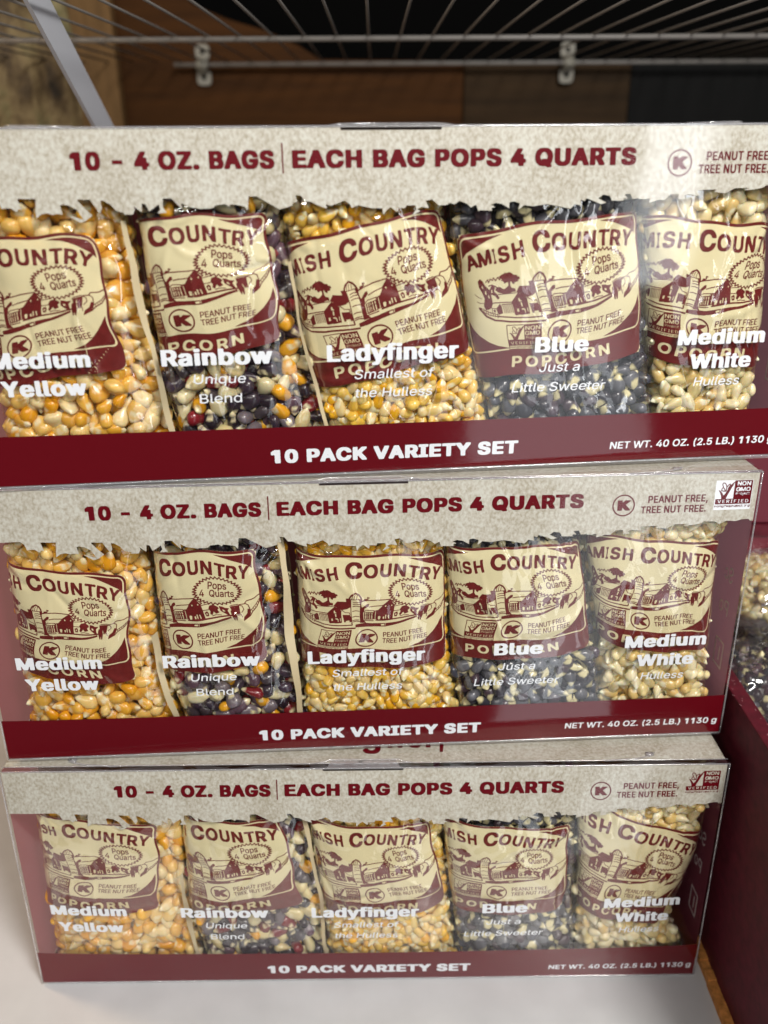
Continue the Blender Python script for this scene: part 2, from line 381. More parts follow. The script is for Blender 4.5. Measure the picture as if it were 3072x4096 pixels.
BAGS=[
  (0,'Y',[(20.5,146.0),(16.2,113.8),(11.6,47.4),(11.8,3.0)],[(78.2,146.0),(81.6,111.7),(88.2,58.1),(95.1,3.0)],0.82,0.89,3.0,0.0) ,
  (0,'R',[(82.9,146.0),(85.3,121.1),(88.9,56.9),(95.9,3.0)],[(149.6,146.0),(149.8,123.3),(155.9,69.3),(171.9,3.0)],0.95,0.96,0.9,-1.1) ,
  (0,'L',[(150.0,146.0),(150.6,108.5),(160.7,42.8),(173.1,3.0)],[(223.9,146.0),(224.0,123.5),(238.9,59.8),(254.1,3.0)],0.965,0.98,2.7,-1.5) ,
  (0,'B',[(224.6,146.0),(227.8,111.4),(241.3,44.3),(258.5,3.0)],[(317.2,146.0),(317.6,122.5),(327.3,55.4),(338.5,3.0)],0.985,0.985,1.0,-0.9) ,
  (0,'W',[(317.4,146.0),(318.8,119.2),(328.8,52.0),(339.2,3.0)],[(379.2,146.0),(382.6,113.7),(387.8,45.8),(387.5,3.0)],0.99,0.99,0.4,-1.7) ,
  (1,'Y',[(16.8,146.0),(15.2,118.1),(12.6,52.8),(11.5,3.0)],[(83.2,146.0),(87.5,111.7),(88.8,50.1),(97.1,3.0)],0.895,0.92,-2.5,-3.9) ,
  (1,'R',[(83.8,146.0),(89.3,120.5),(89.5,50.8),(98.9,3.0)],[(151.5,146.0),(157.6,122.7),(160.6,62.6),(163.2,3.0)],0.885,0.89,1.4,-2.8) ,
  (1,'L',[(162.9,146.0),(163.2,119.9),(162.9,53.8),(164.1,3.0)],[(233.8,146.0),(241.3,117.5),(244.3,54.5),(252.7,3.0)],0.985,0.99,-0.8,-3.1) ,
  (1,'B',[(236.7,146.0),(241.0,120.9),(245.2,54.4),(253.3,3.0)],[(303.6,146.0),(312.9,121.9),(325.7,58.7),(334.4,3.0)],0.97,0.98,-1.4,-2.8) ,
  (1,'W',[(320.6,146.0),(314.0,124.6),(326.1,61.5),(334.2,3.0)],[(393.5,146.0),(387.2,115.5),(390.5,53.4),(394.7,3.0)],0.985,0.985,2.0,-2.8) ,
  (2,'Y',[(10.7,146.0),(10.7,126.8),(8.0,58.3),(6.8,3.0)],[(103.4,146.0),(94.1,121.2),(92.5,61.9),(98.1,3.0)],0.91,0.9,-0.8,-3.0) ,
  (2,'R',[(102.3,146.0),(94.5,122.5),(93.2,54.2),(101.2,3.0)],[(164.4,146.0),(165.1,125.7),(173.0,65.4),(174.5,3.0)],0.89,0.9,0.0,-2.5) ,
  (2,'L',[(165.1,146.0),(166.0,123.4),(173.3,54.5),(175.5,3.0)],[(238.4,146.0),(241.0,120.1),(248.1,61.9),(254.6,3.0)],0.985,0.985,-2.4,-5.1) ,
  (2,'B',[(242.7,146.0),(242.4,122.2),(250.0,55.0),(257.0,3.0)],[(314.8,146.0),(320.2,115.8),(323.2,56.4),(327.9,3.0)],0.96,0.98,-2.0,-2.5) ,
  (2,'W',[(318.9,146.0),(319.7,134.8),(325.3,53.2),(327.6,3.0)],[(397.7,146.0),(395.7,103.0),(382.5,39.4),(399.7,3.0)],0.985,0.985,0.0,-1.7) ,
]
ANC = [((549,0.196),(934,0.686),(516,0.219),(862,0.62)),((549,0.252),(866,0.691),(516,0.213),(862,0.67)),((450,0.347),(934,0.887),(516,0.441),(862,0.83)),((450,0.43),(934,0.905),(516,0.469),(862,0.82)),((450,0.428),(797,0.904),(516,0.371),(862,0.891)),((450,0.221),(934,0.757),(516,0.262),(862,0.657)),((549,0.203),(934,0.701),(516,0.168),(862,0.609)),((450,0.393),(934,0.919),(516,0.447),(862,0.828)),((450,0.372),(934,0.894),(516,0.406),(862,0.8)),((450,0.413),(934,0.936),(516,0.338),(862,0.81)),((450,0.268),(934,0.778),(516,0.32),(862,0.68)),((450,0.143),(934,0.725),(516,0.279),(862,0.672)),((450,0.355),(866,0.784),(516,0.414),(862,0.817)),((450,0.346),(934,0.864),(516,0.341),(862,0.759)),((450,0.37),(934,0.943),(516,0.322),(862,0.722))]

MT['side_text'] = solid('faded_side_lettering', (0.62, 0.50, 0.50), 0.5)
# ------------------------------------------------------------------ the three clear boxes
BW, BH, BD = 400.0, 158.19, 86.0          # mm
POSE = [((0.01813681, 0.01244614, 2*0.15818693+0.00232019), 0.09492864, -0.02529228, -4.87),
        ((0.00292245, 0.01129306, 0.15818693+0.00016392), 0.04207650, -0.02129932, -4.38),
        ((0.0, 0.0, -0.00248411), 0.0, -0.02681064, -7.13)]
def boxmat(k):
    p, yaw, pit, bow = POSE[k]
    return Matrix.Translation(p) @ Matrix.Rotation(yaw, 4, 'Z') @ Matrix.Rotation(pit, 4, 'X')
def bowf(k, u, v):
    uu = np.clip(np.asarray(u)/BW, 0, 1); vv = np.clip(np.asarray(v)/BH, 0, 1)
    return POSE[k][3]*np.sin(np.pi*vv)*np.sqrt(np.sin(np.pi*uu))
def front(k, u, v, dep): return np.stack([u, bowf(k, u, v)+dep, v], -1)*MM

def cv(): return Canvas(400, 160, 8)      # mm, y down from v = 160
Y = lambda v: 160.0-v
WX, WY = 7, 5                             # heavy weight
c_head = cv(); c_head.poly([(1.2, Y(157.6)), (1.2, Y(130.0))] + [(u, Y(v)) for u, v in TORN[1:-1]] + [(398.6, Y(131.4)), (398.6, Y(157.6))])
c_head.rect(176.6, Y(157.7), 220.8, Y(156.5), False)
c_hl = cv()
for t, a, b in (('10 - 4 OZ. BAGS', 61.6, 147.7), ('EACH BAG POPS 4 QUARTS', 155.3, 309.4)):
    c_hl.text(t, a, b, Y(141.35), 7.45, 10, 6, track=1.12)
c_hl.rect(150.9, Y(151.8), 151.45, Y(139.4))
c_km = cv(); c_km.ellipse(329.9, Y(142.0), 5.8, 5.8).ellipse(329.9, Y(142.0), 5.1, 5.1, False).text('K', 326.7, 333.4, Y(139.3), 5.5, 12, 6)
c_al = cv()
c_al.text('PEANUT FREE,', 342.4, 373.2, Y(142.9), 3.9, 5, 3, track=1.05).text('TREE NUT FREE.', 338.9, 372.8, Y(137.4), 3.9, 5, 3, track=1.05)
ax, ay, aw, ah = 376.6, Y(153.9), 19.2, 15.9
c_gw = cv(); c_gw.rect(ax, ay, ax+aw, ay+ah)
gx = lambda x: ax+(x-60)/1100.*aw; gy = lambda y: ay+(y-215)/840.*ah   # rectified mark coordinates
def mark(c, gx, gy, s):
    c.rect(gx(615), gy(225), gx(1140), gy(890)).rect(gx(90), gy(735), gx(1140), gy(890))
    q = lambda P: [(gx(x), gy(y)) for x, y in P]
    c.poly(q([(620, 245), (560, 290), (480, 370), (430, 450), (400, 520), (350, 610), (310, 640), (270, 570), (215, 510), (150, 480), (200, 560), (240, 640), (260, 740), (390, 740), (430, 640), (480, 540), (520, 450), (580, 340)]))
    c.line(q([(355, 510), (330, 470), (290, 420), (250, 330), (265, 290), (310, 285), (370, 350), (385, 430), (380, 520), (300, 520), (240, 500), (250, 440), (270, 420)]), s)
    c.line(q([(385, 410), (430, 340), (480, 320), (470, 380), (430, 440)]), s)
    return c
c_gm = mark(cv(), gx, gy, 0.45)
tg = lambda t, x0, x1, b, cap, wx, wy, tr=1.0: c_gm.text(t, gx(x0), gx(x1), gy(b), cap*ah/840., wx, wy, track=tr, val=False)
tg('NON', 690, 1090, 370, 120, 5, 4); tg('GMO', 670, 1100, 535, 120, 5, 4); tg('Project', 680, 1090, 640, 90, 1, 1); tg('VERIFIED', 160, 1085, 855, 92, 3, 2, 1.25)
c_gm.text('nongmoproject.org', gx(85), gx(1140), gy(975), 72*ah/840., 3, 2)
c_band = cv(); c_band.rect(0.8, Y(25.4), 399.0, Y(0.5))
c_bt = cv()
c_bt.text('10 PACK VARIETY SET', 138.6, 261.8, Y(6.75), 7.0, 9, 6, track=1.11)
c_nw = cv(); c_nw.text('NET WT. 40 OZ. (2.5 LB.) 1130 g', 309.5, 396.6, Y(6.9), 3.9, 4, 3, shear=0.06, track=1.02)
def fl(rows):
    c = cv()
    for t, a, b, base, cap, heavy in rows:
        if heavy: c.text(t, a, b, Y(base), cap, 8, 3, track=1.08)
        else: c.text(t, a, b, Y(base), cap, 1, 1, shear=0.16 if t != 'Blend' else 0.04)
    return c
c_fl = [fl([('Medium', 14.7, 59.5, 57.6, 7.4, 1), ('Yellow', 17.6, 56.2, 44.5, 7.4, 1)]),
        fl([('Rainbow', 91.2, 142.2, 57.0, 7.6, 1), ('Unique', 104.8, 128.9, 48.2, 4.5, 0), ('Blend', 107.0, 126.7, 38.8, 4.5, 0)]),
        fl([('Ladyfinger', 167.4, 229.8, 56.9, 7.9, 1), ('Smallest of', 179.9, 217.6, 48.2, 4.5, 0), ('the Hulless', 179.9, 217.3, 39.1, 4.5, 0)]),
        fl([('Blue', 266.8, 293.2, 58.2, 7.4, 1), ('Just a', 269.3, 289.4, 48.6, 4.5, 0), ('Little Sweeter', 256.6, 303.1, 38.9, 4.5, 0)]),
        fl([('Medium', 338.0, 383.0, 59.4, 7.4, 1), ('White', 345.5, 377.5, 47.4, 7.4, 1), ('Hulless', 348.9, 372.7, 38.6, 4.5, 0)])]
PR = {}
for nm, c, mr in (('head', c_head, 9), ('hl', c_hl, 8), ('km', c_km, 8), ('al', c_al, 8), ('gw', c_gw, 8), ('gm', c_gm, 8), ('band', c_band, 9), ('bt', c_bt, 8), ('nw', c_nw, 8)):
    PR[nm] = c.trace(2, mr)
PRF = [c.trace(2, 8) for c in c_fl]
c_top = Canvas(100, 40, 10)               # the few letters on the top panel that stick out from under the box above
for t, a, b, base, cap in (('r', 8, 14, 22, 20), ('o', 15.5, 27, 22, 20), ('g', 28.5, 40, 22, 20), ('n', 44, 53, 22, 20), ('e', 55.5, 65, 22, 20), ('r', 67, 73, 22, 20), (',', 75, 78, 22, 20)):
    c_top.text(t, a, b, base, cap, 5, 3)
PT = c_top.trace(2, 10)
c_side = Canvas(60, 140, 8)
c_side.text('Sc', 30, 40, 52, 9, 1, 1).text('Po', 30, 41, 72, 9, 1, 1).rect(28, 88, 39, 105).rect(29.2, 89.2, 37.8, 103.8, False).rect(32, 92, 33.2, 101)
PSd = c_side.trace(2, 10)

BOXN = ['topmost', 'middle', 'lowest']
BLAB = ['Clear plastic box of popcorn bags, topmost of the stack, cut off by the photo sides',
        'Clear plastic box of popcorn bags in the middle of the stack, between the other two',
        'Clear plastic box of popcorn bags standing on the white shelf, lowest of the stack']
def pr(name, key, k, dep, m, parent):
    p2, F = PR[key] if isinstance(key, str) else key
    v = front(k, p2[:, 0], 160.0-p2[:, 1], dep)
    return meshobj(name, v, F, m, parent)
def grid(nu, nv, fn):
    v = [fn(i/nu, j/nv) for j in range(nv+1) for i in range(nu+1)]
    f = [(j*(nu+1)+i, j*(nu+1)+i+1, (j+1)*(nu+1)+i+1, (j+1)*(nu+1)+i) for j in range(nv) for i in range(nu)]
    return v, f
def make_box(k):
    root = empty('clear_box', boxmat(k)); tag(root, BLAB[k], 'box', 'clear boxes of popcorn bags stacked on the shelf')
    hp = pr('header_print', 'head', k, 0.0, MT['parch'], root)
    pr('heading_lettering', 'hl', k, -0.10, MT['maroon'], hp); pr('letter_mark', 'km', k, -0.10, MT['maroon'], hp); pr('allergy_lettering', 'al', k, -0.10, MT['maroon'], hp)
    cm = pr('certification_mark', 'gw', k, -0.06, MT['parch'] if k == 2 else MT['white'], hp)  # lowest box: shade on the white ground is put into its colour
    # the maroon of the mark sits on its white ground
    pr('mark_emblem', 'gm', k, -0.14, MT['maroon'], hp)
    bp = pr('footer_band', 'band', k, 0.0, MT['maroon'], root); pr('footer_lettering', 'bt', k, -0.10, MT['white'], bp); pr('net_weight_lettering', 'nw', k, -0.10, MT['white'], bp)
    for i in range(5): pr('flavour_lettering', PRF[i], k, 0.0, MT['white'], root)
    v, f = grid(60, 30, lambda a, b: front(k, np.float64(a*BW), np.float64(b*BH), -0.45)); meshobj('front_window', v, f, MT['sheet'], root, True)
    u = MM
    # side panels: maroon print inside a clear skin
    for s, x in ((0, 0.6), (1, BW-0.6)):
        v, f = grid(8, 12, lambda a, b: ((x+(1.2 if s else -1.2)*-0.0)*u, (2.0+a*(BD-3))*u, (1+b*(BH-2))*u)); sp = meshobj('side_panel', v, f, MT['inside'], root)
        if s:
            p2, F = PSd; vv = np.stack([np.full(len(p2), x-0.15), p2[:, 0]-18.0, 140.0-p2[:, 1]], -1)*u
            meshobj('side_lettering', vv, F, MT['side_text'], sp)
    # back, bottom, top
    m = MB(); m.box(1.2*u, (BW-1.2)*u, (BD-0.5)*u, BD*u, 1*u, (BH-1)*u); m.build('back_panel', MT['inside'], root)
    m = MB(); m.box(0.8*u, (BW-0.8)*u, 1.0*u, (BD-1)*u, 0.2*u, 0.6*u); m.build('bottom_panel', MT['maroon'], root)
    gap = [2.2, 1.6, 4.2][k]
    v, f = grid(24, 4, lambda a, b: ((1.0+a*(BW-2))*u, (gap+b*(BD-gap-1))*u, (BH-0.25)*u)); tp = meshobj('top_panel', v, f, MT['parch'], root)
    if k == 2:
        p2, F = PT; vv = np.stack([171.0+p2[:, 0]*0.94, 38.0-p2[:, 1]*0.94, np.full(len(p2), BH-0.1)], -1)*u
        meshobj('top_lettering', vv, F, MT['maroon'], tp)
    v, f = grid(2, 2, lambda a, b: (a*BW*u, (0.2+b*(BD-0.2))*u, BH*u)); meshobj('top_window', v, f, MT['sheet'], root)
    # folded plastic edges: top front, bottom front, both front uprights, top back
    def efold(name, pts, r, mt='edge'):
        m = MB(); m.tube([Vector(p)*u for p in pts], r*u, 8); return m.build(name, MT[mt], root, True)
    n = 24
    def topedge(dv, dd): return [(a*BW/n, float(bowf(k, a*BW/n, BH+dv))+dd, BH+dv) for a in range(n+1)]
    efold('edge_fold', topedge(-0.2, 0.0), 0.40); efold('edge_fold', topedge(0.15, gap-0.4), 0.30)
    efold('edge_fold', topedge(-BH-0.3, 0.4), 0.6)
    for x in (0.2, BW-0.2): efold('edge_fold', [(x, float(bowf(k, x, b*BH/12))-0.1, b*BH/12) for b in range(13)], 0.45)
    m = MB(); v, f = grid(24, 3, lambda a, b: ((a*BW)*u, (0.1+1.1*b)*u, (-0.2-2.0*math.sin(b*1.5))*u)); m.add(v, f); m.build('bottom_lip', MT['edge'], root, True)
    # tuck flap at the middle of the lid
    m = MB()
    for (ua, ub, d0, d1) in ((179, 219, -0.3, gap+2.0),):
        v, f = grid(16, 4, lambda a, b: ((ua+a*(ub-ua)+(3 if a < .5 else -3)*(b*0.8))*u, (d0+b*(d1-d0))*u, (BH+0.35+0.5*math.sin(math.pi*b))*u)); m.add(v, f)
    m.tube([Vector(p)*u for p in ((172, gap-.4, BH+.3), (177, gap-.2, BH+.8), (180, gap+1.6, BH+1.0), (218, gap+1.6, BH+1.0), (221, gap-.2, BH+.8), (226, gap-.4, BH+.3))], 0.35*u, 8)
    m.build('tuck_tab', MT['edge'], root, True)
    # little corner tucks
    for (x, s) in ((BW-42, 1), (38, -1)):
        m = MB()
        m.tube([Vector(p)*u for p in ((x-26*s, gap-1, BH+.3), (x-8*s, gap, BH+.7), (x, gap+2.2, BH+.9), (x+3*s, gap+5, BH+.8))], 0.4*u, 8)
        m.box((x-2)*u, (x+2)*u, (gap+3)*u, (gap+5.5)*u, (BH+.3)*u, (BH+.9)*u)
        m.build('corner_tuck', MT['edge'], root, True)
    return root
for k in range(3): make_box(k)

# ------------------------------------------------------------------ label artwork (label units: 1010 x 690, y down)
LW, LH = 1010.0, 690.0
fa = lambda P: [(x*.3273+66.4, y*.3273-18.4) for x, y in P]
fb = lambda P: [(x*.3273+549.0, y*.3273-18.4) for x, y in P]
def LC(): return Canvas(LW, LH, 1.0*2)
c_frame = LC(); c_frame.rrect(0, 0, 1010, 690, 42).rrect(13, 14, 997, 566, 34, False)
def sliver(P, fx, fy=False):
    q = [((1010-x) if fx else x, y) for x, y in P]; c_frame.poly(q)
topc = [(760, 22), (965, 22), (980, 28), (988, 42), (988, 108), (960, 84), (900, 58), (840, 38)]
botc = [(775, 558), (960, 558), (980, 552), (988, 534), (988, 400), (960, 445), (925, 482), (880, 518), (840, 540)]
for fx in (False, True): sliver(topc, fx); sliver(botc, fx)
c_frame.text('POPCORN', 240, 815, 652, 54, 5, 4, track=1.25, val=False)
c_title = LC()
GL = [('A', 74, 136, 62, 72, 17), ('M', 142, 125, 66, 70, 13), ('I', 194, 121, 14, 70, 10), ('S', 244, 118, 58, 72, 8), ('H', 322, 112, 60, 72, 6),
      ('C', 450, 90, 96, 98, 2), ('O', 549, 98, 80, 76, 0), ('U', 636, 98, 62, 74, -2), ('N', 717, 102, 66, 72, -4), ('T', 797, 108, 62, 70, -6), ('R', 866, 119, 62, 72, -10), ('Y', 934, 128, 60, 72, -14)]
for ch, cx, cy, w, h, rot in GL:
    w *= 1.04; h *= 1.09; th = math.radians(rot); # left end of the baseline from the glyph's centre
    bx = cx-w/2*math.cos(th)+h/2*math.sin(th); by = cy+w/2*math.sin(th)+h/2*math.cos(th)
    if ch == 'C': c_title.text(ch, bx, bx+w, by, h*0.95, 7, 5, rot=rot)
    elif ch == 'I': c_title.text(ch, bx, bx+w, by, h, 5, 3, rot=rot)
    else: c_title.text(ch, bx, bx+w, by, h, 6, 4, rot=rot)
c_badge = LC(); bx, by = 768, 235
def star(r):
    P = []
    for i in range(66):
        a = i/66*2*math.pi; q = 1.0 if i % 2 else 0.84
        P.append((bx+(137-r)*q*math.cos(a), by+(84-r)*q*math.sin(a)))
    return P
sp = star(0); c_badge.line(sp+[sp[0]], 6.4)
c_badge.text('Pops', 718, 822, 223, 42, 3, 2).text('4', 670, 698, 266, 40, 3, 2).text('Quarts', 726, 861, 268, 40, 3, 2)
c_draw = LC(); D = c_draw
D.poly(fa([(490,740),(530,715),(565,705),(570,675),(585,700),(640,690),(680,705),(720,740),(770,745),(775,770),(810,775),(820,810),(790,815),(800,840),(740,850),(735,880),(700,860),(690,830),(640,830),(575,855),(560,815),(520,810),(540,780),(500,770)]))
D.poly(fa([(635,820),(672,820),(670,890),(690,930),(740,940),(745,990),(700,985),(650,1000),(560,1010),(470,985),(420,940),(450,900),(500,895),(560,940),(600,920),(640,890)]))
D.line(fa([(280,810),(310,770),(330,820),(350,765),(390,790),(400,750),(440,800),(470,745),(500,790),(520,750)]), 5)
D.line(fa([(330,870),(380,860),(420,880),(450,900)]), 6)
D.poly(fa([(140,780),(180,745),(230,790),(270,860),(330,930),(380,860),(425,900),(400,960),(440,1010),(465,1060),(430,1090),(400,1030),(340,1000),(335,1110),(300,1170),(270,1220),(200,1225),(180,1160),(220,1050),(200,960),(160,880)]))
for P in ([(250,950),(275,930),(270,1000),(245,990)], [(285,1020),(300,1000),(310,1050),(290,1060)], [(355,940),(375,925),(370,985),(350,975)], [(205,860),(220,850),(235,900),(215,900)]): D.poly(fa(P), False)
D.line(fa([(60,960),(110,1010),(170,1050)]), 3); D.line(fa([(80,1080),(130,1110),(190,1120)]), 3)
D.line(fa([(330,1132),(640,1140),(790,1000),(890,1108)]), 5); D.line(fa([(450,1012),(735,1006)]), 4); D.line(fa([(330,1132),(290,1200)]), 4)
D.poly(fa([(370,1220),(440,1160),(456,1180),(460,1300),(400,1315),(375,1290)]))
for x in (478, 505, 530, 556, 585, 612): D.line(fa([(x,1165),(x+14,1300)]), 3.4)
D.line(fa([(470,1165),(630,1165)]), 4); D.line(fa([(300,1210),(370,1225),(440,1160)]), 4); D.poly(fa([(320,1235),(350,1235),(350,1275),(322,1275)])); D.line(fa([(300,1220),(305,1330)]), 3)
D.poly(fa([(630,1140),(780,1012),(830,1050),(890,1110),(885,1335),(660,1345),(645,1330)]))
D.poly(fa([(740,1008),(812,912),(972,932),(960,868),(1038,868),(1055,1040),(1000,1072),(900,1085),(862,1075),(790,1000)]))
D.poly(fa([(910,1180),(1045,1190),(1062,1230),(1078,1330),(930,1325)])); D.line(fa([(900,1085),(960,1140),(1040,1150),(1050,1190)]), 4)
for P in ([(690,1245),(722,1240),(722,1290),(692,1292)], [(752,1090),(775,1085),(780,1120),(800,1125),(800,1140),(755,1138)], [(770,1155),(795,1152),(795,1215),(775,1215)], [(650,1345),(740,1335),(745,1355),(655,1362)], [(820,1335),(925,1330),(925,1350),(825,1355)], [(855,1240),(868,1238),(870,1300),(858,1302)], [(905,1200),(915,1198),(918,1300),(908,1302)], [(760,1250),(800,1240),(825,1260),(825,1310),(812,1310),(808,1268),(775,1262)], [(960,1300),(1030,1298),(1030,1325),(962,1328)]): D.poly(fa(P), False)
D.line(fa([(1025,895),(1028,855),(1062,802),(1130,766),(1188,798),(1222,850),(1238,900)]), 9); D.line(fa([(1025,888),(1215,888)]), 4)
for x in (1065, 1100, 1145): D.line(fa([(x,885),(x+12,820),(x+25,800)]), 3.5)
D.line(fa([(1045,890),(1062,1060),(1080,1385)]), 5)
D.poly(fa([(1190,880),(1238,890),(1240,1000),(1255,1050),(1340,975),(1378,975),(1372,1020),(1305,1062),(1302,1115),(1290,1150),(1300,1300),(1345,1355),(1232,1360),(1222,1000)]))
for y in (945, 985, 1030, 1125, 1235, 1305): D.line(fa([(1095,y),(1150,y-12),(1215,y-4)]), 4.4)
D.line(fa([(1100,1330),(1160,1318),(1225,1335)]), 5)
D.line(fa([(1240,930),(1300,898),(1352,882),(1340,850),(1372,856)]), 6); D.line(fa([(1290,890),(1320,888)]), 8)
D.line(fa([(1240,925),(1330,908),(1475,900)]), 5.5); D.line(fb([(0,897),(270,890),(385,985),(345,1000)]), 5.5)
D.line(fa([(1380,1032),(1480,1012)]), 5); D.line(fb([(0,1014),(150,1000),(270,895)]), 5)
D.line(fa([(1300,1130),(1340,1100),(1480,1100)]), 4); D.line(fb([(0,1108),(80,1092),(150,1010)]), 4)
D.poly(fb([(0,1112),(80,1092),(150,1010),(270,895),(362,1000),(365,1272),(200,1282),(90,1292),(60,1272),(0,1275)]))
for P in ([(90,1210),(120,1200),(140,1215),(130,1270),(95,1275)], [(180,1215),(208,1210),(208,1258),(182,1258)], [(222,1180),(244,1178),(242,1255),(228,1258)], [(270,1180),(290,1180),(300,1250),(282,1255)], [(190,1000),(212,1000),(212,1028),(190,1028)], [(298,992),(318,992),(320,1016),(300,1016)], [(0,1120),(8,1120),(8,1280),(0,1280)], [(30,1115),(42,1112),(44,1265),(32,1268)]): D.poly(fb(P), False)
D.poly(fa([(1305,1140),(1480,1128),(1480,1285),(1310,1292)]))
for x, w in ((1322, 16), (1352, 10), (1375, 8), (1402, 14), (1440, 18)): D.poly(fa([(x,1145),(x+w,1144),(x+w+4,1275),(x+6,1278)]), False)
D.line(fa([(1310,1200),(1470,1190)]), 3)
D.poly(fa([(1140,1388),(1330,1358),(1480,1362)])+fb([(10,1358),(230,1342),(500,1312),(820,1235),(824,1268),(560,1342),(230,1412),(0,1425)])+fa([(1475,1428),(1240,1442),(1138,1444)]))
D.poly(fb([(150,1368),(215,1360),(215,1392),(155,1396)]), False); D.line(fb([(235,1340),(232,1395)]), 3, False)
D.line(fb([(60,1292),(200,1285),(365,1262),(560,1245),(830,1217)]), 8); D.line(fa([(1285,1310),(1480,1308)]), 5)
D.line(fa([(100,1180),(200,1320),(330,1398),(560,1438),(800,1446),(1130,1458)]), 9); D.line(fa([(380,1345),(640,1378),(1070,1392)]), 6.5); D.line(fa([(1065,1350),(1080,1392)]), 4)
for i in range(8):
    x = 130+i*34; y = 1215+i*17; D.line(fa([(x,y-28),(x+4,y+32)]), 3)
D.line(fa([(110,1170),(240,1262),(400,1325)]), 3.2); D.line(fa([(150,1240),(260,1315),(400,1352)]), 3.2)
D.poly(fb([(470,1085),(500,1035),(570,1020),(640,1060),(652,1090),(620,1110),(642,1160),(575,1182),(545,1140),(505,1200),(470,1182),(492,1130)]))
D.poly(fb([(660,1050),(720,1060),(762,1082),(832,1086),(790,1130),(802,1180),(822,1240),(760,1205),(700,1160),(668,1130)])); D.poly(fb([(700,1110),(730,1115),(750,1150),(715,1145)]), False)
D.poly(fb([(380,1150),(430,1125),(450,1160),(440,1215),(395,1218)])); D.poly(fb([(402,1165),(425,1160),(425,1190),(405,1192)]), False)
D.line(fb([(365,1108),(470,1102)]), 4); D.line(fb([(370,1020),(495,1002)]), 4); D.line(fb([(500,1215),(560,1200),(660,1208)]), 4)
D.poly(fb([(845,1048),(880,1030),(1000,1018),(1012,1050),(1000,1200),(945,1205),(925,1150),(860,1120)])); D.line(fb([(855,1052),(995,1035)]), 2.6, False)
D.poly(fb([(838,1135),(870,1120),(920,1150),(930,1240),(912,1320),(895,1332),(885,1260),(872,1330),(855,1310),(846,1260),(835,1190)])); D.line(fb([(930,1215),(1005,1212),(1010,1270)]), 4)
D.line(fb([(1010,1040),(1060,1062),(1078,1120),(1050,1150),(1028,1172)]), 4.5); D.line(fb([(1018,1032),(1120,1028),(1165,1058),(1178,1150),(1165,1225)]), 5)
D.line(fb([(1108,1022),(1150,982),(1230,975),(1290,958),(1345,922),(1368,912),(1382,940),(1366,1040),(1300,1142),(1210,1205),(1150,1272),(1028,1332)]), 5.5)
D.poly(fb([(1020,1332),(1040,1268),(1080,1240),(1110,1215),(1140,1130),(1175,1140),(1180,1185),(1150,1265)])); D.line(fb([(1175,1182),(1290,1095),(1362,1005)]), 4)
for x, y in ((1200,1165),(1235,1140),(1268,1112),(1300,1078),(1330,1040)): D.line(fb([(x,y),(x+14,y+46)]), 3.2)
c_mark = LC()
c_mark.rect(229, 468, 417, 596).rect(233, 472, 322, 545, False).rect(233, 576, 413, 592, False)
c_mark2 = LC(); lx = lambda x: 231+(x-90)/1050.*184; ly = lambda y: 470+(y-225)/840.*124
mark(c_mark2, lx, ly, 3.4); c_mark.a |= c_mark2.a
for t, x0, x1, b, cap, w in (('NON', 328, 408, 497, 20, 3), ('GMO', 326, 408, 523, 20, 3), ('Project', 330, 406, 542, 13, 0), ('VERIFIED', 242, 405, 570, 15, 1)): c_mark.text(t, x0, x1, b, cap, w, w//2, track=1.15 if t == 'VERIFIED' else 1.0, val=False)
c_mark.text('nongmoproject.org', 236, 410, 588, 11, 2, 1)
c_k = LC(); c_k.ellipse(516, 527, 67, 60).ellipse(516, 527, 59, 52, False).text('K', 474, 562, 556, 58, 12, 8, shear=0.08)
c_pf = LC(); c_pf.text('PEANUT FREE', 613, 862, 512, 31, 3, 2, rot=2.2).text('TREE NUT FREE', 612, 886, 552, 31, 3, 2, rot=2.2)
ART = [('title_lettering', c_title.trace(4, 12)), ('farm_drawing', c_draw.trace(3, 12)), ('quarts_badge', c_badge.trace(3, 12)), ('certification_mark', c_mark.trace(2, 12)),
       ('letter_mark', c_k.trace(3, 12)), ('allergy_lettering', c_pf.trace(2, 12))]
for nm_, tr_ in ART: tr_[0][:, 1] *= 0.95       # the picture field ends above a tall lower band
FRAME = c_frame.trace(4, 12)

# ------------------------------------------------------------------ kernels
def kernel_verts(L, Wd, T, seed):
    r = random.Random(seed); segs, prof = 10, [(0.0, .10), (.07, .28), (.20, .55), (.40, .86), (.62, 1.0), (.82, .94), (.95, .68), (1.0, .28)]
    V, P = [], []
    sk = r.uniform(-.12, .12); sq = r.uniform(.85, 1.1)
    for t, rr in prof:
        for i in range(segs):
            a = 2*math.pi*i/segs
            x = rr*math.cos(a)*Wd/2; y = rr*math.sin(a)*T/2
            z = (t-.5)*L
            w = 1+.09*noise.noise(Vector((x*.4+seed, y*.4, z*.4)))*2
            px = x*w*(sq if t > .6 else 1)+sk*L*(t-.5)**2; py = y*w
            if y < 0 and .1 < t < .75: py *= 0.78      # flatter germ side
            V.append((px, py, z))
            pale = max(0, 1-t/.40); germ = 0.0
            if y < 0 and abs(x) < Wd*.30: germ = max(0, 1-abs(t-.38)/.30)*.9
            P.append(max(pale, germ))
    F = []
    for j in range(len(prof)-1):
        for i in range(segs): F.append((j*segs+i, j*segs+(i+1) % segs, (j+1)*segs+(i+1) % segs, (j+1)*segs+i))
    F.append(tuple(range(segs))[::-1]); F.append(tuple(range((len(prof)-1)*segs, len(prof)*segs)))
    return np.array(V), F, P
def pale_attr(me, P):
    a = me.attributes.new('pale', 'FLOAT', 'POINT'); a.data.foreach_set('value', P)
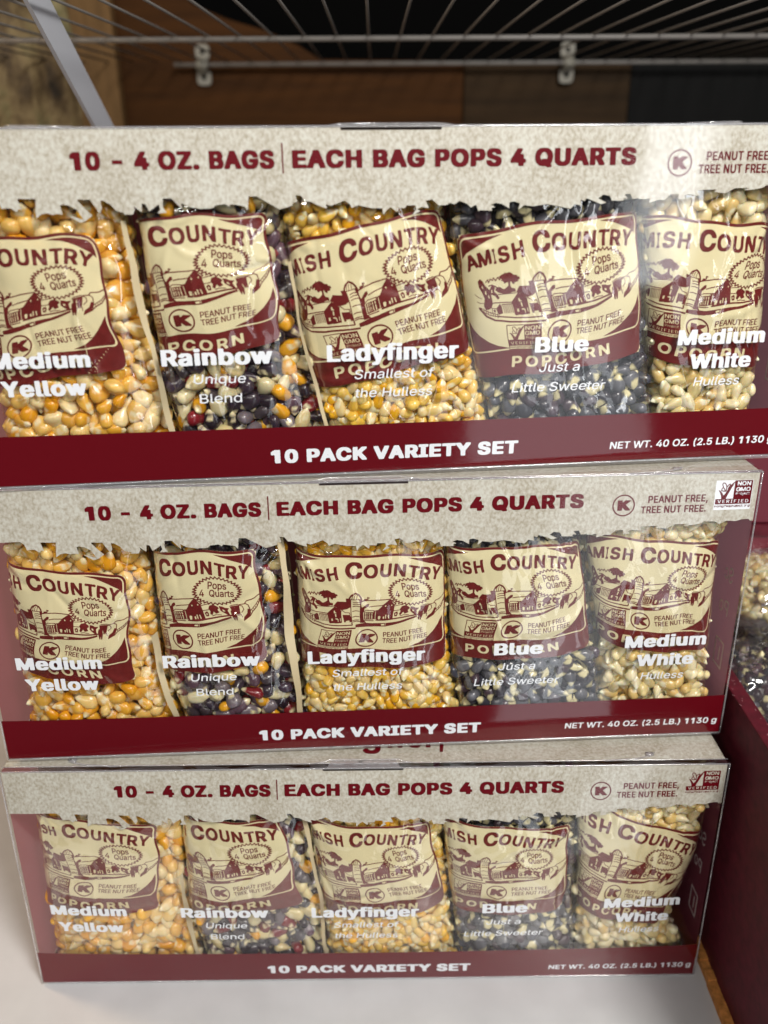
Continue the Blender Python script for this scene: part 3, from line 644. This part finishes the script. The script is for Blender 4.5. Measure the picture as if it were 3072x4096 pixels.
KS = {'Y': (11.4, 9.0, 6.6), 'R': (11.8, 8.3, 6.3), 'L': (9.3, 6.2, 4.8), 'B': (11.4, 8.2, 6.3), 'W': (11.0, 7.5, 5.8)}
KV = {}; KM = {}
for kk, (L, Wd, T) in KS.items():
    KV[kk] = [kernel_verts(L*f, Wd*g, T, 10*i+ord(kk)) for i, (f, g) in enumerate(((1, 1), (.92, 1.05), (1.08, .92), (.85, .95), (1.0, .86), (.95, 1.1)))]
    KM[kk] = []
    for V, F, P in KV[kk]:
        me = bpy.data.meshes.new('kernel'); me.from_pydata([tuple(v*MM) for v in V], [], F); me.materials.append(MT['k'+kk])
        me.polygons.foreach_set('use_smooth', [True]*len(me.polygons)); pale_attr(me, P); KM[kk].append(me)
def kernel_rot(rng):
    # long axis mostly in the plane of the film, tip pointing anywhere, germ side mostly to front or back
    ang = rng.uniform(0, 2*math.pi); tilt = rng.gauss(0, .5); roll = rng.gauss(0, .45)+(math.pi if rng.random() < .45 else 0)
    return Matrix.Rotation(ang, 4, 'Y') @ Matrix.Rotation(tilt, 4, 'X') @ Matrix.Rotation(roll, 4, 'Z')

# ------------------------------------------------------------------ popcorn bags
NE, TD = 2.8, 14.0                         # superellipse exponent, half depth of a bag (mm)
_s = np.linspace(0, 1, 801); _d = TD*(1-(1-np.abs(2*_s-1)**NE)**(1/NE))
_al = np.concatenate([[0], np.cumsum(np.hypot(np.diff(_s)*76, np.diff(_d)))]); ALT = _al[-1]; _al = _al/ALT
s_of_a = lambda a: np.interp(a, _al, _s)
a_of_s = lambda s: np.interp(s, _s, _al)
d_of_s = lambda s: np.interp(s, _s, _d)
KU = 0.0795                                # mm per label unit
class Bag:
    def __init__(b, spec, seed, anc):
        b.anc = [(X, float(a_of_s(s_))) for X, s_ in anc]
        b.k, b.kind, L, R, b.f0, b.f1, b.b0, b.b1 = spec
        L = np.array(L, float); R = np.array(R, float); b.L, b.R = L, R
        hl = lambda Q: np.array([0, Q[0, 1]-Q[1, 1], Q[0, 1]-Q[2, 1], Q[0, 1]-Q[3, 1]])
        h = (L[:, 1]+R[:, 1])/2; span = h[1]-h[2]
        b.T = np.array([-(h[0]-h[1])/span, 0., 1., 1+(h[2]-h[3])/span]); b.span = span
        rng = np.random.RandomState(seed); b.rng = random.Random(seed)
        b.ridges = []
        for _ in range(13):
            cx, cy = rng.rand(), rng.uniform(-.2, 1.4); th = rng.normal(0, .6)+(math.pi/2 if rng.rand() < .65 else 0)
            b.ridges.append((cx, cy, math.cos(th), math.sin(th), rng.uniform(.12, .36), rng.uniform(.5, 1.15)*rng.choice([-1, 1]), rng.uniform(.012, .028)))
        # puckers at the two upper corners
        for cx in (0.04, 0.96):
            for q in range(3): th = rng.uniform(.2, 1.2)*(1 if cx < .5 else -1)+math.pi/2*0; b.ridges.append((cx+rng.uniform(-.02, .05)*(1 if cx < .5 else -1), rng.uniform(-.12, .12), math.cos(th), math.sin(th), .13, rng.uniform(.8, 1.4)*rng.choice([-1, 1]), .020))
        b.ph = rng.rand(6)*6.28; b.bn = rng.uniform(-.5, .5); b.cr = []
        for _ in range(22):
            top = rng.rand() < .55; cx, cy = rng.rand(), (rng.uniform(-.25, .25) if top else rng.uniform(.2, 1.6)); th = rng.uniform(0, math.pi)
            b.cr.append((cx, cy, math.cos(th), math.sin(th), rng.uniform(.06, .22), rng.uniform(.25, .6)*rng.choice([-1, 1]), rng.uniform(.009, .018)))
    def crease(b, s, t):
        z = 0
        for cx, cy, c, q, ln, am, wd in b.cr:
            x = s-cx; y = (t-cy)*.72; al = x*c+y*q; ac = -x*q+y*c+b.bn*al*al/ln
            z = z+am*np.exp(-(al/ln)**2)*np.exp(-(ac/wd)**2)
        return z
    def row(b, Q, t, c):
        acc = 0
        for dt in (-.08, -.04, 0, .04, .08): acc = acc+np.interp(t+dt, b.T, Q[:, c])
        return acc/5
    def width(b, t): return b.row(b.R, t, 0)-b.row(b.L, t, 0)
    def wrink(b, s, t):
        z = .55*np.sin(2*np.pi*(1.1*s+.35*t)+b.ph[0])+.45*np.sin(2*np.pi*(.8*t-.5*s)+b.ph[1])+.22*np.sin(2*np.pi*(2.6*s+1.1*t)+b.ph[2])+.18*np.sin(2*np.pi*(2.2*t-1.4*s)+b.ph[3])
        for cx, cy, c, q, ln, am, wd in b.ridges:
            x = s-cx; y = (t-cy)*.72; al = x*c+y*q; ac = -x*q+y*c+.25*al*al/ln
            z = z+am*np.exp(-(al/ln)**2)*np.exp(-(ac/wd)**2)*1.0
        return z*.75
    def pos(b, s, t, off=0.0, wr=True):
        """s across 0..1, t down the label -> box coordinates in mm; off pushes outwards (towards the window)"""
        s = np.asarray(s, float); t = np.asarray(t, float)
        lx, lv, rx, rv = (b.row(b.L, t, 0), b.row(b.L, t, 1), b.row(b.R, t, 0), b.row(b.R, t, 1))
        bend = np.interp(t, [0, 1], [b.b0, b.b1])*(1-(2*s-1)**2)
        u = lx+(rx-lx)*s; v = lv+(rv-lv)*s+bend
        du = .9*np.sin(2*np.pi*(1.3*t+.4*s)+b.ph[4])+.5*np.sin(2*np.pi*(2.9*t-.6*s)+b.ph[5]); dvv = .7*np.sin(2*np.pi*(1.25*s+.3*t)+b.ph[5])+.4*np.sin(2*np.pi*(2.7*s-.5*t)+b.ph[4])
        u = u+du*np.clip(8*s, .25, 1)*np.clip(8*(1-s), .25, 1); v = v+dvv*np.clip((v-8)/20., 0, 1)
        w = b.wrink(s, t) if wr else 0
        edge = np.clip((v-2)/9., 0, 1); low = 7*(1-edge)**2
        dep = 2.3+d_of_s(s)+w+low-off
        # keep clear of the window, follow its bulge
        dep = np.maximum(dep, .9-off)+bowf(b.k, u, v)*.9
        return np.stack([u, dep, v], -1)
    def grid(b, ns, t):
        pass
def pick(lst, rng): return lst[int(rng.random()*len(lst))]
KNAME = {'Y': 'orange-yellow', 'R': 'mixed purple, red and yellow', 'L': 'small golden', 'B': 'dark blue-black', 'W': 'pale white'}
ORD = {'Y': 'first from the left', 'R': 'second from the left', 'L': 'centre one', 'B': 'second from the right', 'W': 'rightmost'}
GRP = {'Y': 'popcorn bags standing in the clear boxes'}
FLAPS = {(0, 'Y'): (2.2, -.15, 2.), (1, 'Y'): (2.2, .6, 2.), (1, 'R'): (4.2, -.3, 2.), (2, 'R'): (1.3, -.3, 2.), (0, 'R'): (1.2, .4, 2.), (2, 'Y'): (1.0, .6, 2.)}
def make_bag(spec, seed, anc, XL):
    b = Bag(spec, seed, anc); b.XL = XL; kk = b.kind; rng = b.rng
    base = Vector(((b.L[3, 0]+b.R[3, 0])/2*MM, 16*MM, 1*MM)); MW = boxmat(b.k) @ Matrix.Translation(base); bo = np.array(base)
    root = empty('popcorn_bag', MW)
    tag(root, 'Bag of %s kernels, %s in the %s box' % (KNAME[kk], ORD[kk], BOXN[b.k]), 'bag', GRP['Y'])
    loc = lambda P: P*MM-bo
    # label: regular grid in arc fraction a and t
    def lab(X, Yl, off):
        t = Yl/LH; (x1, a1), (x2, a2), (x3, a3), (x4, a4) = b.anc
        m1 = (a2-a1)/(x2-x1); m2 = (a4-a3)/(x4-x3); q = np.clip((t-.12)/.6, -.2, 1.45)
        m2 = .5*m2+.5*m1
        top = a1+(X-x1)*m1; bot = (a3+a4)/2+(X-(x3+x4)/2)*m2
        al = top*(1-q)+bot*q; aL = a1+(b.XL-x1)*m1; ac = .20
        if aL < .012: al = np.where(al < ac, ac-(ac-al)*(ac-.012)/(ac-aL), al)   # the film gathers where it turns round the left side
        return al, t
    gx_, gy_ = 76, 52
    X0 = np.linspace(0, LW, gx_+1); Y0 = np.linspace(0, LH, gy_+1)
    XX, YY = np.meshgrid(X0, Y0); a, t = lab(XX, YY, 0); keep = (a >= .012) & (a <= .992)
    G = b.pos(s_of_a(np.clip(a, .012, .994)), t, .12)
    def bil(X, Yl, off):
        fx = np.clip(X/LW*gx_, 0, gx_-1e-6); fy = np.clip(Yl/LH*gy_, 0, gy_-1e-6); i = fx.astype(int); j = fy.astype(int); fx -= i; fy -= j
        fx = fx[:, None]; fy = fy[:, None]
        P = (G[j, i]*(1-fx)+G[j, i+1]*fx)*(1-fy)+(G[j+1, i]*(1-fx)+G[j+1, i+1]*fx)*fy
        P = P.copy(); P[:, 1] -= off; 
        # at the wrapped left edge push sideways as well
        return P
    idx = np.arange(XX.size).reshape(XX.shape); F = []
    r = 42.0
    for j in range(gy_):
        for i in range(gx_):
            if keep[j, i+1] and keep[j+1, i+1] and a[j, i] < .992:
                xc, yc = (X0[i]+X0[i+1])/2, (Y0[j]+Y0[j+1])/2
                ex = max(abs(xc-LW/2)-(LW/2-r), 0); ey = max(abs(yc-LH/2)-(LH/2-r), 0)
                if math.hypot(ex, ey) < r: F.append((idx[j, i], idx[j, i+1], idx[j+1, i+1], idx[j+1, i]))
    used = sorted({q for f in F for q in f}); rm = {q: n for n, q in enumerate(used)}
    Gf = loc(G.reshape(-1, 3))
    lb = meshobj('label', Gf[used], [[rm[q] for q in f] for f in F], MT['cream'], root, True)
    def art(name, tr, off, parent, m):
        p2, F = tr; a, t = lab(p2[:, 0], p2[:, 1], 0); ok = (a > .014) & (a < .99)
        v = loc(bil(p2[:, 0], p2[:, 1], off)); fs = [f for f in F if all(ok[q] for q in f)]
        us = sorted({q for f in fs for q in f}); rm = {q: n for n, q in enumerate(us)}
        if not fs: return
        return meshobj(name, v[us], [[rm[q] for q in f] for f in fs], m, parent, True)
    art('label_frame', FRAME, .10, lb, MT['ink'])
    for nm, tr in ART: art(nm, tr, .10, lb, MT['ink'])
    # clear film over everything, wrapping round the sides, and the cream back sheet
    ns, nt_ = 96, 118; tt = np.linspace(b.T[0], b.T[3], nt_+1); ss = s_of_a(np.linspace(.004, .996, ns+1))
    SS, TT = np.meshgrid(ss, tt); Q = b.pos(SS, TT, .55); Q[..., 1] += np.minimum(b.crease(SS, TT), .30)
    Lf = b.pos(np.zeros(nt_+1), tt, .0, False)+np.array([-.3, 8, 0]); Rt = b.pos(np.ones(nt_+1), tt, 0, False)+np.array([.3, 8, 0])
    Q = np.concatenate([Lf[:, None], Q, Rt[:, None]], 1); n = Q.shape[1]
    F = [(j*n+i, j*n+i+1, (j+1)*n+i+1, (j+1)*n+i) for j in range(nt_) for i in range(n-1)]
    meshobj('clear_film', loc(Q.reshape(-1, 3)), F, MT['film'], root, True)
    nt_ = 30; tt = np.linspace(b.T[0], b.T[3], nt_+1); bs = np.linspace(0, 1, 13); SS, TT = np.meshgrid(bs, tt); Q = b.pos(SS, TT, 0, False); Q[..., 1] = 24+6*np.sin(np.pi*SS)
    Q[..., 0] += np.where(SS == 0, -.2, 0)+np.where(SS == 1, .2, 0)
    m = 13; F = [(j*m+i, j*m+i+1, (j+1)*m+i+1, (j+1)*m+i) for j in range(nt_) for i in range(m-1)]
    meshobj('back_film', loc(Q.reshape(-1, 3)), F, MT['back'], root, True)
    if (b.k, kk) in FLAPS:                   # edge of the printed cream back sheet standing forward at the bag's right side
        w_, t0_, t1_ = FLAPS[(b.k, kk)]; tv = np.linspace(t0_, t1_, 40); Q = b.pos(np.ones(40), tv, 0, False)
        A_ = Q.copy(); A_[:, 0] += .6; A_[:, 1] = 6.5+1.2*np.sin(tv*7+seed); C_ = Q.copy(); C_[:, 0] -= w_*(.75+.25*np.sin(tv*5+seed)); C_[:, 1] = 3.2+.9*np.sin(tv*9)
        A_[:, 1] += bowf(b.k, A_[:, 0], A_[:, 2])*.9; C_[:, 1] += bowf(b.k, C_[:, 0], C_[:, 2])*.9
        meshobj('seam_flap', loc(np.concatenate([A_, C_])), [(i, i+1, 41+i, 40+i) for i in range(39)], MT['back'], root, True)
    # crimped seal above the kernels
    v, f = grid(30, 4, lambda a, c: (np.array([b.L[0, 0]+4+(b.R[0, 0]-b.L[0, 0]-8)*a, 5.0+1.5*math.sin(a*9+seed)+.25*math.sin(a*150), 143+13*c])*MM-bo))
    meshobj('crimped_seal', v, f, MT['seal'], root, True)
    # kernels: those one can pick apart are objects, those under the label and deeper are one pile
    Lk, Wk, Tk = KS[kk]; sp = (Lk+Wk)/2*.755
    singles = []; pile = []
    for layer in range(3):
        vtop = 139. if layer < 2 else 130.
        dt = sp*.84/b.span; t = b.T[3]-(sp*.35)/b.span-(layer*.4*dt); row = 0
        while t > b.T[0]:
            vm = (b.row(b.L, t, 1)+b.row(b.R, t, 1))/2
            if vm > vtop+8: break
            w = float(b.width(t)); nn = max(3, int((w-2.0)/sp))
            for i in range(nn):
                s = (i+.5+.5*((row+layer) % 2)-.25+rng.uniform(-.2, .2))/nn
                s = min(max(s, .6*Wk/2/w+.004), 1-(.6*Wk/2/w)-.004); tj = t+rng.uniform(-.2, .2)*dt
                p = b.pos(s, tj, 0, True)
                e = min(s, 1-s)*w; push = max(0, 3.5-e)*.2+(2.8 if (-.06 < tj < 1.03 and s < .99) else 0)
                depth = Tk*.50+.35+layer*Tk*.70+rng.uniform(0, 1.0 if layer == 0 else 2.0)+push
                u = p[0]+(.9 if s < .08 else -.9 if s > .92 else 0); p = (u, p[1]+depth, p[2])
                if p[2] < 1.6+Wk*.3: continue
                if p[2] > vtop or p[1] > 30: continue
                Rm = kernel_rot(rng); iv = rng.randrange(6); sc = rng.uniform(.86, 1.12)
                under = (.04 < tj < .93) and (s < np.interp(tj, [0, 1], [b.f0, b.f1])-.03)
                (singles if (layer == 0 and not under and p[2] < 134) else pile).append((p, Rm, iv, sc))
            t -= dt; row += 1
    if len(singles) > 296: rng.shuffle(singles); pile += singles[296:]; singles = singles[:296]
    for p, Rm, iv, sc in singles:
        o = bpy.data.objects.new('kernel', KM[kk][iv]); COL.objects.link(o); o.parent = root
        o.matrix_local = Matrix.Translation(Vector(p)*MM-base) @ Rm @ Matrix.Scale(sc, 4)
    V, F, P = [], [], []; nb = 0
    for p, Rm, iv, sc in pile:
        kv, kf, kp = KV[kk][iv]; R3 = np.array(Rm.to_3x3())*sc; q = kv @ R3.T+np.array(p); V.append(q); P += kp; F += [tuple(x+nb for x in f) for f in kf]; nb += len(kv)
    o = meshobj('kernel_pile', loc(np.concatenate(V)), F, MT['p'+kk], root, True); pale_attr(o.data, P); o['kind'] = 'stuff'
    return root, b
XLS = [520, 480, 95, 10, 120, 215, 290, 60, 130, 105, 60, 300, 110, 120, 170]   # leftmost label unit in sight on each bag
for i, sp_ in enumerate(BAGS): make_bag(sp_, 100+i*7, ANC[i], XLS[i])

# ------------------------------------------------------------------ the shelf, divider and neighbouring bin
def plain(name, c, rough, **k): return solid(name, c, rough, **k)
MT['lam'] = solid('white_laminate', (0.54, 0.54, 0.55), 0.28, 0.5, mott=0.05, msc=35)
MT['divider'] = solid('maroon_painted_wood', (0.085, 0.006, 0.014), 0.6, 0.3, mott=0.3, msc=160)
MT['rawwood'] = solid('raw_orange_wood', (0.52, 0.22, 0.06), 0.7, 0.2, mott=0.3, msc=300)
m = MB(); m.box(-1.2, 1.4, -0.14, 0.72, -0.0275, -0.0045); o = m.build('shelf_surface', MT['lam']); bevel(o, .002, 3); tag(o, kind='structure')
dv = empty('divider_board', Matrix.Translation((0.4115, 0.0, -0.0045)))
tag(dv, 'Maroon painted wooden divider board standing on the shelf right of the lowest box', 'divider')
m = MB(); zt = 0.1875; z0 = 0.0025
X = [(0.0, -0.0045), (0.0085, 0.004)]
v = []
for y in (-0.138, 0.30):
    v += [(0.0, y, z0), (0.0085, y, z0), (0.0045, y, zt), (-0.0045, y, zt)]
m.add(v, [(0, 1, 2, 3), (7, 6, 5, 4), (0, 4, 5, 1), (1, 5, 6, 2), (2, 6, 7, 3), (3, 7, 4, 0)])
bevel(m.build('board', MT['divider'], dv), 0.0008)
r = random.Random(3); V = []; F = []; n = 60   # chipped raw edge along the foot
m = MB()
for i in range(n):
    y0 = -0.138+0.438*i/n; y1 = -0.138+0.438*(i+1)/n; h = 0.0042+0.0012*r.random()
    m.box(-0.0052-0.0006*r.random(), -0.0002, y0, y1+0.0001, 0.0, h)
m.build('raw_edge', MT['rawwood'], dv)
# scuffs on the divider's top edge
m = MB()
for i in range(34):
    y = r.uniform(-0.12, 0.06); x = r.uniform(-0.0040, 0.0035); l = r.uniform(.0006, .0022); a = r.uniform(0, 3.14)
    dx, dy = math.cos(a)*l, math.sin(a)*l; w = .00012
    m.add([(x-dy*w/l, y+dx*w/l, zt+.0002), (x+dx-dy*w/l, y+dy+dx*w/l, zt+.0002), (x+dx+dy*w/l, y+dy-dx*w/l, zt+.0002), (x+dy*w/l, y-dx*w/l, zt+.0002)], [(0, 1, 2, 3)])
m.build('scuff_marks', solid('scuffed_paint', (0.42, 0.20, 0.22), 0.7), dv)
# maroon carton standing behind the bags of the next bin
MT['carton'] = solid('maroon_carton', (0.13, 0.010, 0.022), 0.45, 0.5)
ct = empty('carton', Matrix.Translation((0.425, 0.13, 0.205)))
tag(ct, 'Plain dark red carton behind the loose bags at the right edge', 'carton')
m = MB(); m.box(0, 0.26, 0, 0.16, 0.038, 0.15); bevel(m.build('body', MT['carton'], ct), 0.001)
m = MB(); m.box(-0.001, 0.262, -0.002, 0.162, 0.030, 0.0375); m.build('lower_flap', MT['divider'], ct)
m = MB(); m.box(0.0, 0.26, 0.0, 0.16, 0.0, 0.0295); m.build('base', MT['carton'], ct)
# loose bags lying in the next bin
def loose_bag(kk, cx, cy, cz, sx, sy, sz, rz, label, seed):
    rng = random.Random(seed); Mw = Matrix.Translation((cx, cy, cz)) @ Matrix.Rotation(rz, 4, 'Z')
    root = empty('loose_popcorn_bag', Mw); tag(root, label, 'bag', 'loose popcorn bags in the next bin')
    V, F, P = [], [], []; nb = 0
    for i in range(420):
        th = rng.uniform(0, 2*math.pi); ph = math.acos(rng.uniform(-.3, 1)); q = rng.uniform(.80, .98)
        c = np.array([sx*math.sin(ph)*math.cos(th)*q, sy*math.sin(ph)*math.sin(th)*q, sz*(math.cos(ph)*q)])
        c = np.sign(c)*np.abs(c)
        iv = rng.randrange(6); kv, kf, kp = KV[kk][iv]; R3 = np.array((Matrix.Rotation(rng.uniform(0, 6.28), 3, 'Z') @ Matrix.Rotation(rng.uniform(0, 6.28), 3, 'X') @ Matrix.Rotation(rng.uniform(0, 6.28), 3, 'Y')))
        V.append(kv @ R3.T*MM+c); P += kp; F += [tuple(x+nb for x in f) for f in kf]; nb += len(kv)
    o = meshobj('kernel_pile', np.concatenate(V), F, MT['p'+kk], root, True); pale_attr(o.data, P); o['kind'] = 'stuff'
    m = MB()
    def fn(a, b_):
        th = a*2*math.pi; ph = b_*math.pi; w = 1.10+.10*noise.noise(Vector((math.cos(th)*2.2+seed, math.sin(th)*2.2, b_*4)))+.05*noise.noise(Vector((math.cos(th)*7+seed, math.sin(th)*7, b_*12)))
        return (sx*w*math.sin(ph)*math.cos(th), sy*w*math.sin(ph)*math.sin(th), sz*w*math.cos(ph))
    v, f = grid(48, 28, fn); m.add(v, f); m.build('clear_film', MT['filmloose'], root, True)
    m = MB(); v, f = grid(20, 3, lambda a, b_: ((a-.5)*sx*1.5, -sy*1.05-.012*b_, .004*math.sin(a*19+seed)+.01*b_)); m.add(v, f); m.build('crimped_seal', MT['seal'], root, True)
    return root
MT['filmloose'] = clear('loose_bag_film', 0.10, (0.95, 0.95, 0.94), 0.22, 2.0, 60.0, 1.0, 0.006, 0.03)
LB = [('W', 0.462, 0.130, 0.196, .036, .045, .026, 0.3, 'Loose bag of cream kernels, uppermost beside the middle box, under the dark red carton', 1),
      ('B', 0.458, 0.085, 0.150, .038, .045, .030, -0.2, 'Loose bag of dark kernels lying between paler bags, right of the middle box', 2),
      ('W', 0.462, 0.060, 0.105, .040, .050, .030, 0.1, 'Loose bag of pale kernels pressed against the far side of the maroon divider', 3),
      ('W', 0.500, 0.020, 0.060, .044, .060, .034, 0.0, 'Loose bag of golden kernels, lowest in the next bin, behind the divider', 4)]
for a in LB: loose_bag(*a)

# ------------------------------------------------------------------ wall, post and wire shelf behind
def board_mat(name, c, sc=(1, 1, 12), dark=0.5):
    m, nt, b, o = mat(name)
    t = tex(nt, 'ShaderNodeTexNoise', 7.0, 6, .6, vscale=sc)
    r = ramp(nt, t.outputs[0], [(.3, tuple(x*dark for x in c)), (.7, c)]); lk(nt, r.outputs[0], b.inputs['Base Color']); b.inputs['Roughness'].default_value = .75; b.inputs['Specular IOR Level'].default_value = .12
    bump(nt, b, t.outputs[0], .2, .002); return m
MT['ply'] = board_mat('brown_plywood', (0.050, 0.018, 0.003)); MT['ply2'] = board_mat('pale_board', (0.034, 0.019, 0.008)); MT['dark'] = solid('black_wall', (0.002, 0.002, 0.002), 0.9, 0.02)
MT['grey'] = board_mat('dark_grey_board', (0.004, 0.004, 0.004), (14, 1, 1), .6)
m = MB(); m.box(-1.3, 1.5, 0.735, 0.76, -0.4, 1.6); o = m.build('back_wall', MT['dark']); tag(o, kind='structure')
def slab(name, pts, y0, y1, mt, label, cat):
    n = len(pts); v = [(x, y0, z) for x, z in pts]+[(x, y1, z) for x, z in pts]
    f = [tuple(range(n))[::-1], tuple(range(n, 2*n))]+[(i, (i+1) % n, n+(i+1) % n, n+i) for i in range(n)]
    o = meshobj(name, v, f, mt); bevel(o, .0015); tag(o, label, cat); return o
slab('plywood_panel', [(-0.093, -.2), (0.3065, -.2), (0.3065, 0.5445), (0.150, 0.547), (0.128, 0.560), (0.095, 0.574), (0.052, 0.586), (0.016, 0.600), (-0.02, 0.640), (-0.093, 0.66)], .690, .708, MT['ply'], 'Brown plywood panel on the wall behind the top box, left of the paler board', 'board')
slab('wall_board', [(0.3075, -.2), (0.4915, -.2), (0.4915, 0.5445), (0.3075, 0.5445)], .694, .708, MT['ply2'], 'Paler brown board on the wall behind the top box, right of the plywood panel', 'board')
slab('dark_panel', [(0.4925, -.2), (1.0, -.2), (1.0, 0.5445), (0.4925, 0.5445)], .698, .708, MT['grey'], 'Dark grey panel on the wall at the upper right, beside the paler board', 'panel')
slab('wood_batten', [(-0.115, -.2), (-0.066, -.2), (-0.067, 0.70), (-0.113, 0.70)], .672, .690, board_mat('light_batten', (0.17, 0.095, 0.038), (9, 1, 1), .45), 'Narrow light brown batten between the bark covered post and the plywood panel', 'batten')
# bark covered post
def barkm():
    m, nt, b, o = mat('mossy_bark'); t = tex(nt, 'ShaderNodeTexNoise', 16.0, 6, .65, vscale=(1, 1, .5)); t2 = tex(nt, 'ShaderNodeTexNoise', 60.0, 4, .6)
    r = ramp(nt, t.outputs[0], [(.38, (.015, .009, .004)), (.46, (.09, .055, .022)), (.54, (.22, .155, .07)), (.62, (.15, .135, .055)), (.74, (.34, .27, .14))])
    lk(nt, r.outputs[0], b.inputs['Base Color']); b.inputs['Roughness'].default_value = .8; bump(nt, b, t2.outputs[0], .7, .006); return m
def post(a, b_):
    th = -math.pi*(.02+.96*a); z = -.2+b_*1.1
    r = .115*(1+.13*noise.noise(Vector((math.cos(th)*1.6, math.sin(th)*1.6, z*5)))+.06*noise.noise(Vector((math.cos(th)*6, math.sin(th)*6, z*14))))
    kx = .055*math.exp(-((z-.53)/.07)**2)*max(0, math.cos(th+1.2))
    return (-.225+(r+kx*.3)*math.cos(th), .70+(r+kx)*math.sin(th)*.75, z)
v, f = grid(70, 120, post); o = meshobj('bark_post', v, f, barkm(), None, True); tag(o, 'Rough bark covered log post at the upper left behind the white brace', 'post')
# wire shelf
MT['wire'] = solid('white_coated_wire', (0.14, 0.13, 0.12), 0.5, 0.5); ws = empty('wire_shelf', Matrix.Translation((0.209, 0.4, 0.5415)))
tag(ws, 'White coated wire shelf fixed to the wall above the top box', 'wire shelf')
m = MB(); m.tube([(0, -.30, 0), (0, .2775, 0), ], .0009, 8); w0 = m.build('wire', MT['wire'], ws, True); first = True
x = -0.355; xs = []
while x < 0.55: xs.append(x); x += 0.0254
for i, x in enumerate(xs):
    o = w0 if first else w0.copy()
    if not first: COL.objects.link(o); o.parent = ws
    first = False; o.location = (x-.005, 0, .003)
for y, x0, rr in ((0.277, -0.2150, .0021), (-0.001, -0.375, .0021), (-.285, -0.375, .0026)):
    m = MB(); m.tube([(x0, y, 0), (.62, y, 0)], rr, 10); m.build('cross_wire', MT['wire'], ws, True)
MT['clip'] = solid('clip_plastic', (0.18, 0.17, 0.14), 0.5)
for cx, lab in ((0.0235, 'Pale plastic wall clip holding the rear shelf wire, left one of two'), (0.4185, 'Pale plastic wall clip on the paler board, right one of two')):
    cl = empty('wall_clip', Matrix.Translation((cx, .6895, .541))); tag(cl, lab, 'clip', 'wall clips of the wire shelf')
    for zc in (.0135, -.0115):
        m = MB(); n = 20; ring = [(.0075*math.copysign(abs(math.cos(t))**.5, math.cos(t)), .0075*math.copysign(abs(math.sin(t))**.5, math.sin(t))) for t in [2*math.pi*i/n for i in range(n)]]
        v = [(x, -.004, zc+z) for x, z in ring]+[(x, 0, zc+z) for x, z in ring]; m.add(v, [tuple(range(n))[::-1]]+[(i, (i+1) % n, n+(i+1) % n, n+i) for i in range(n)]); m.build('lug', MT['clip'], cl)
        m = MB(); m.tube([(0, -.0046, zc), (0, -.0036, zc)], .0026, 12); m.build('screw_hole', MT['dark'], cl)
    m = MB(); m.tube([(-.006, -.0125, 0), (.006, -.0125, 0)], .0045, 12); m.box(-.005, .005, -.011, -.0005, -.007, .008); m.build('wire_cradle', MT['clip'], cl, True)
# brace
MT['brace'] = solid('white_painted_steel', (0.60, 0.62, 0.68), 0.32, 0.5); br = empty('shelf_brace', Matrix.Translation((0.02, .19, .5415)))
tag(br, 'White flat steel brace slanting down from the wire shelf at the upper left', 'brace')
m = MB(); ang = math.atan2(-.064, .100); dy, dz = .100/.1187, -.064/.1187; L = .57; wz, wy = .0125*dy, -.0125*dz
v = []
for x in (-.0012, .0012):
    for s_ in (-.25, L):
        y, z = dy*s_, dz*s_; v += [(x, y-wy, z-wz), (x, y+wy, z+wz)]
m.add(v, [(0, 1, 3, 2), (4, 6, 7, 5), (0, 4, 5, 1), (2, 3, 7, 6), (0, 2, 6, 4), (1, 5, 7, 3)]); m.build('strap', MT['brace'], br)
m = MB(); m.tube([(-.004, dy*L*.97, dz*L*.97), (.004, dy*L*.97, dz*L*.97)], .004, 12); m.build('bolt', MT['clip'], br)
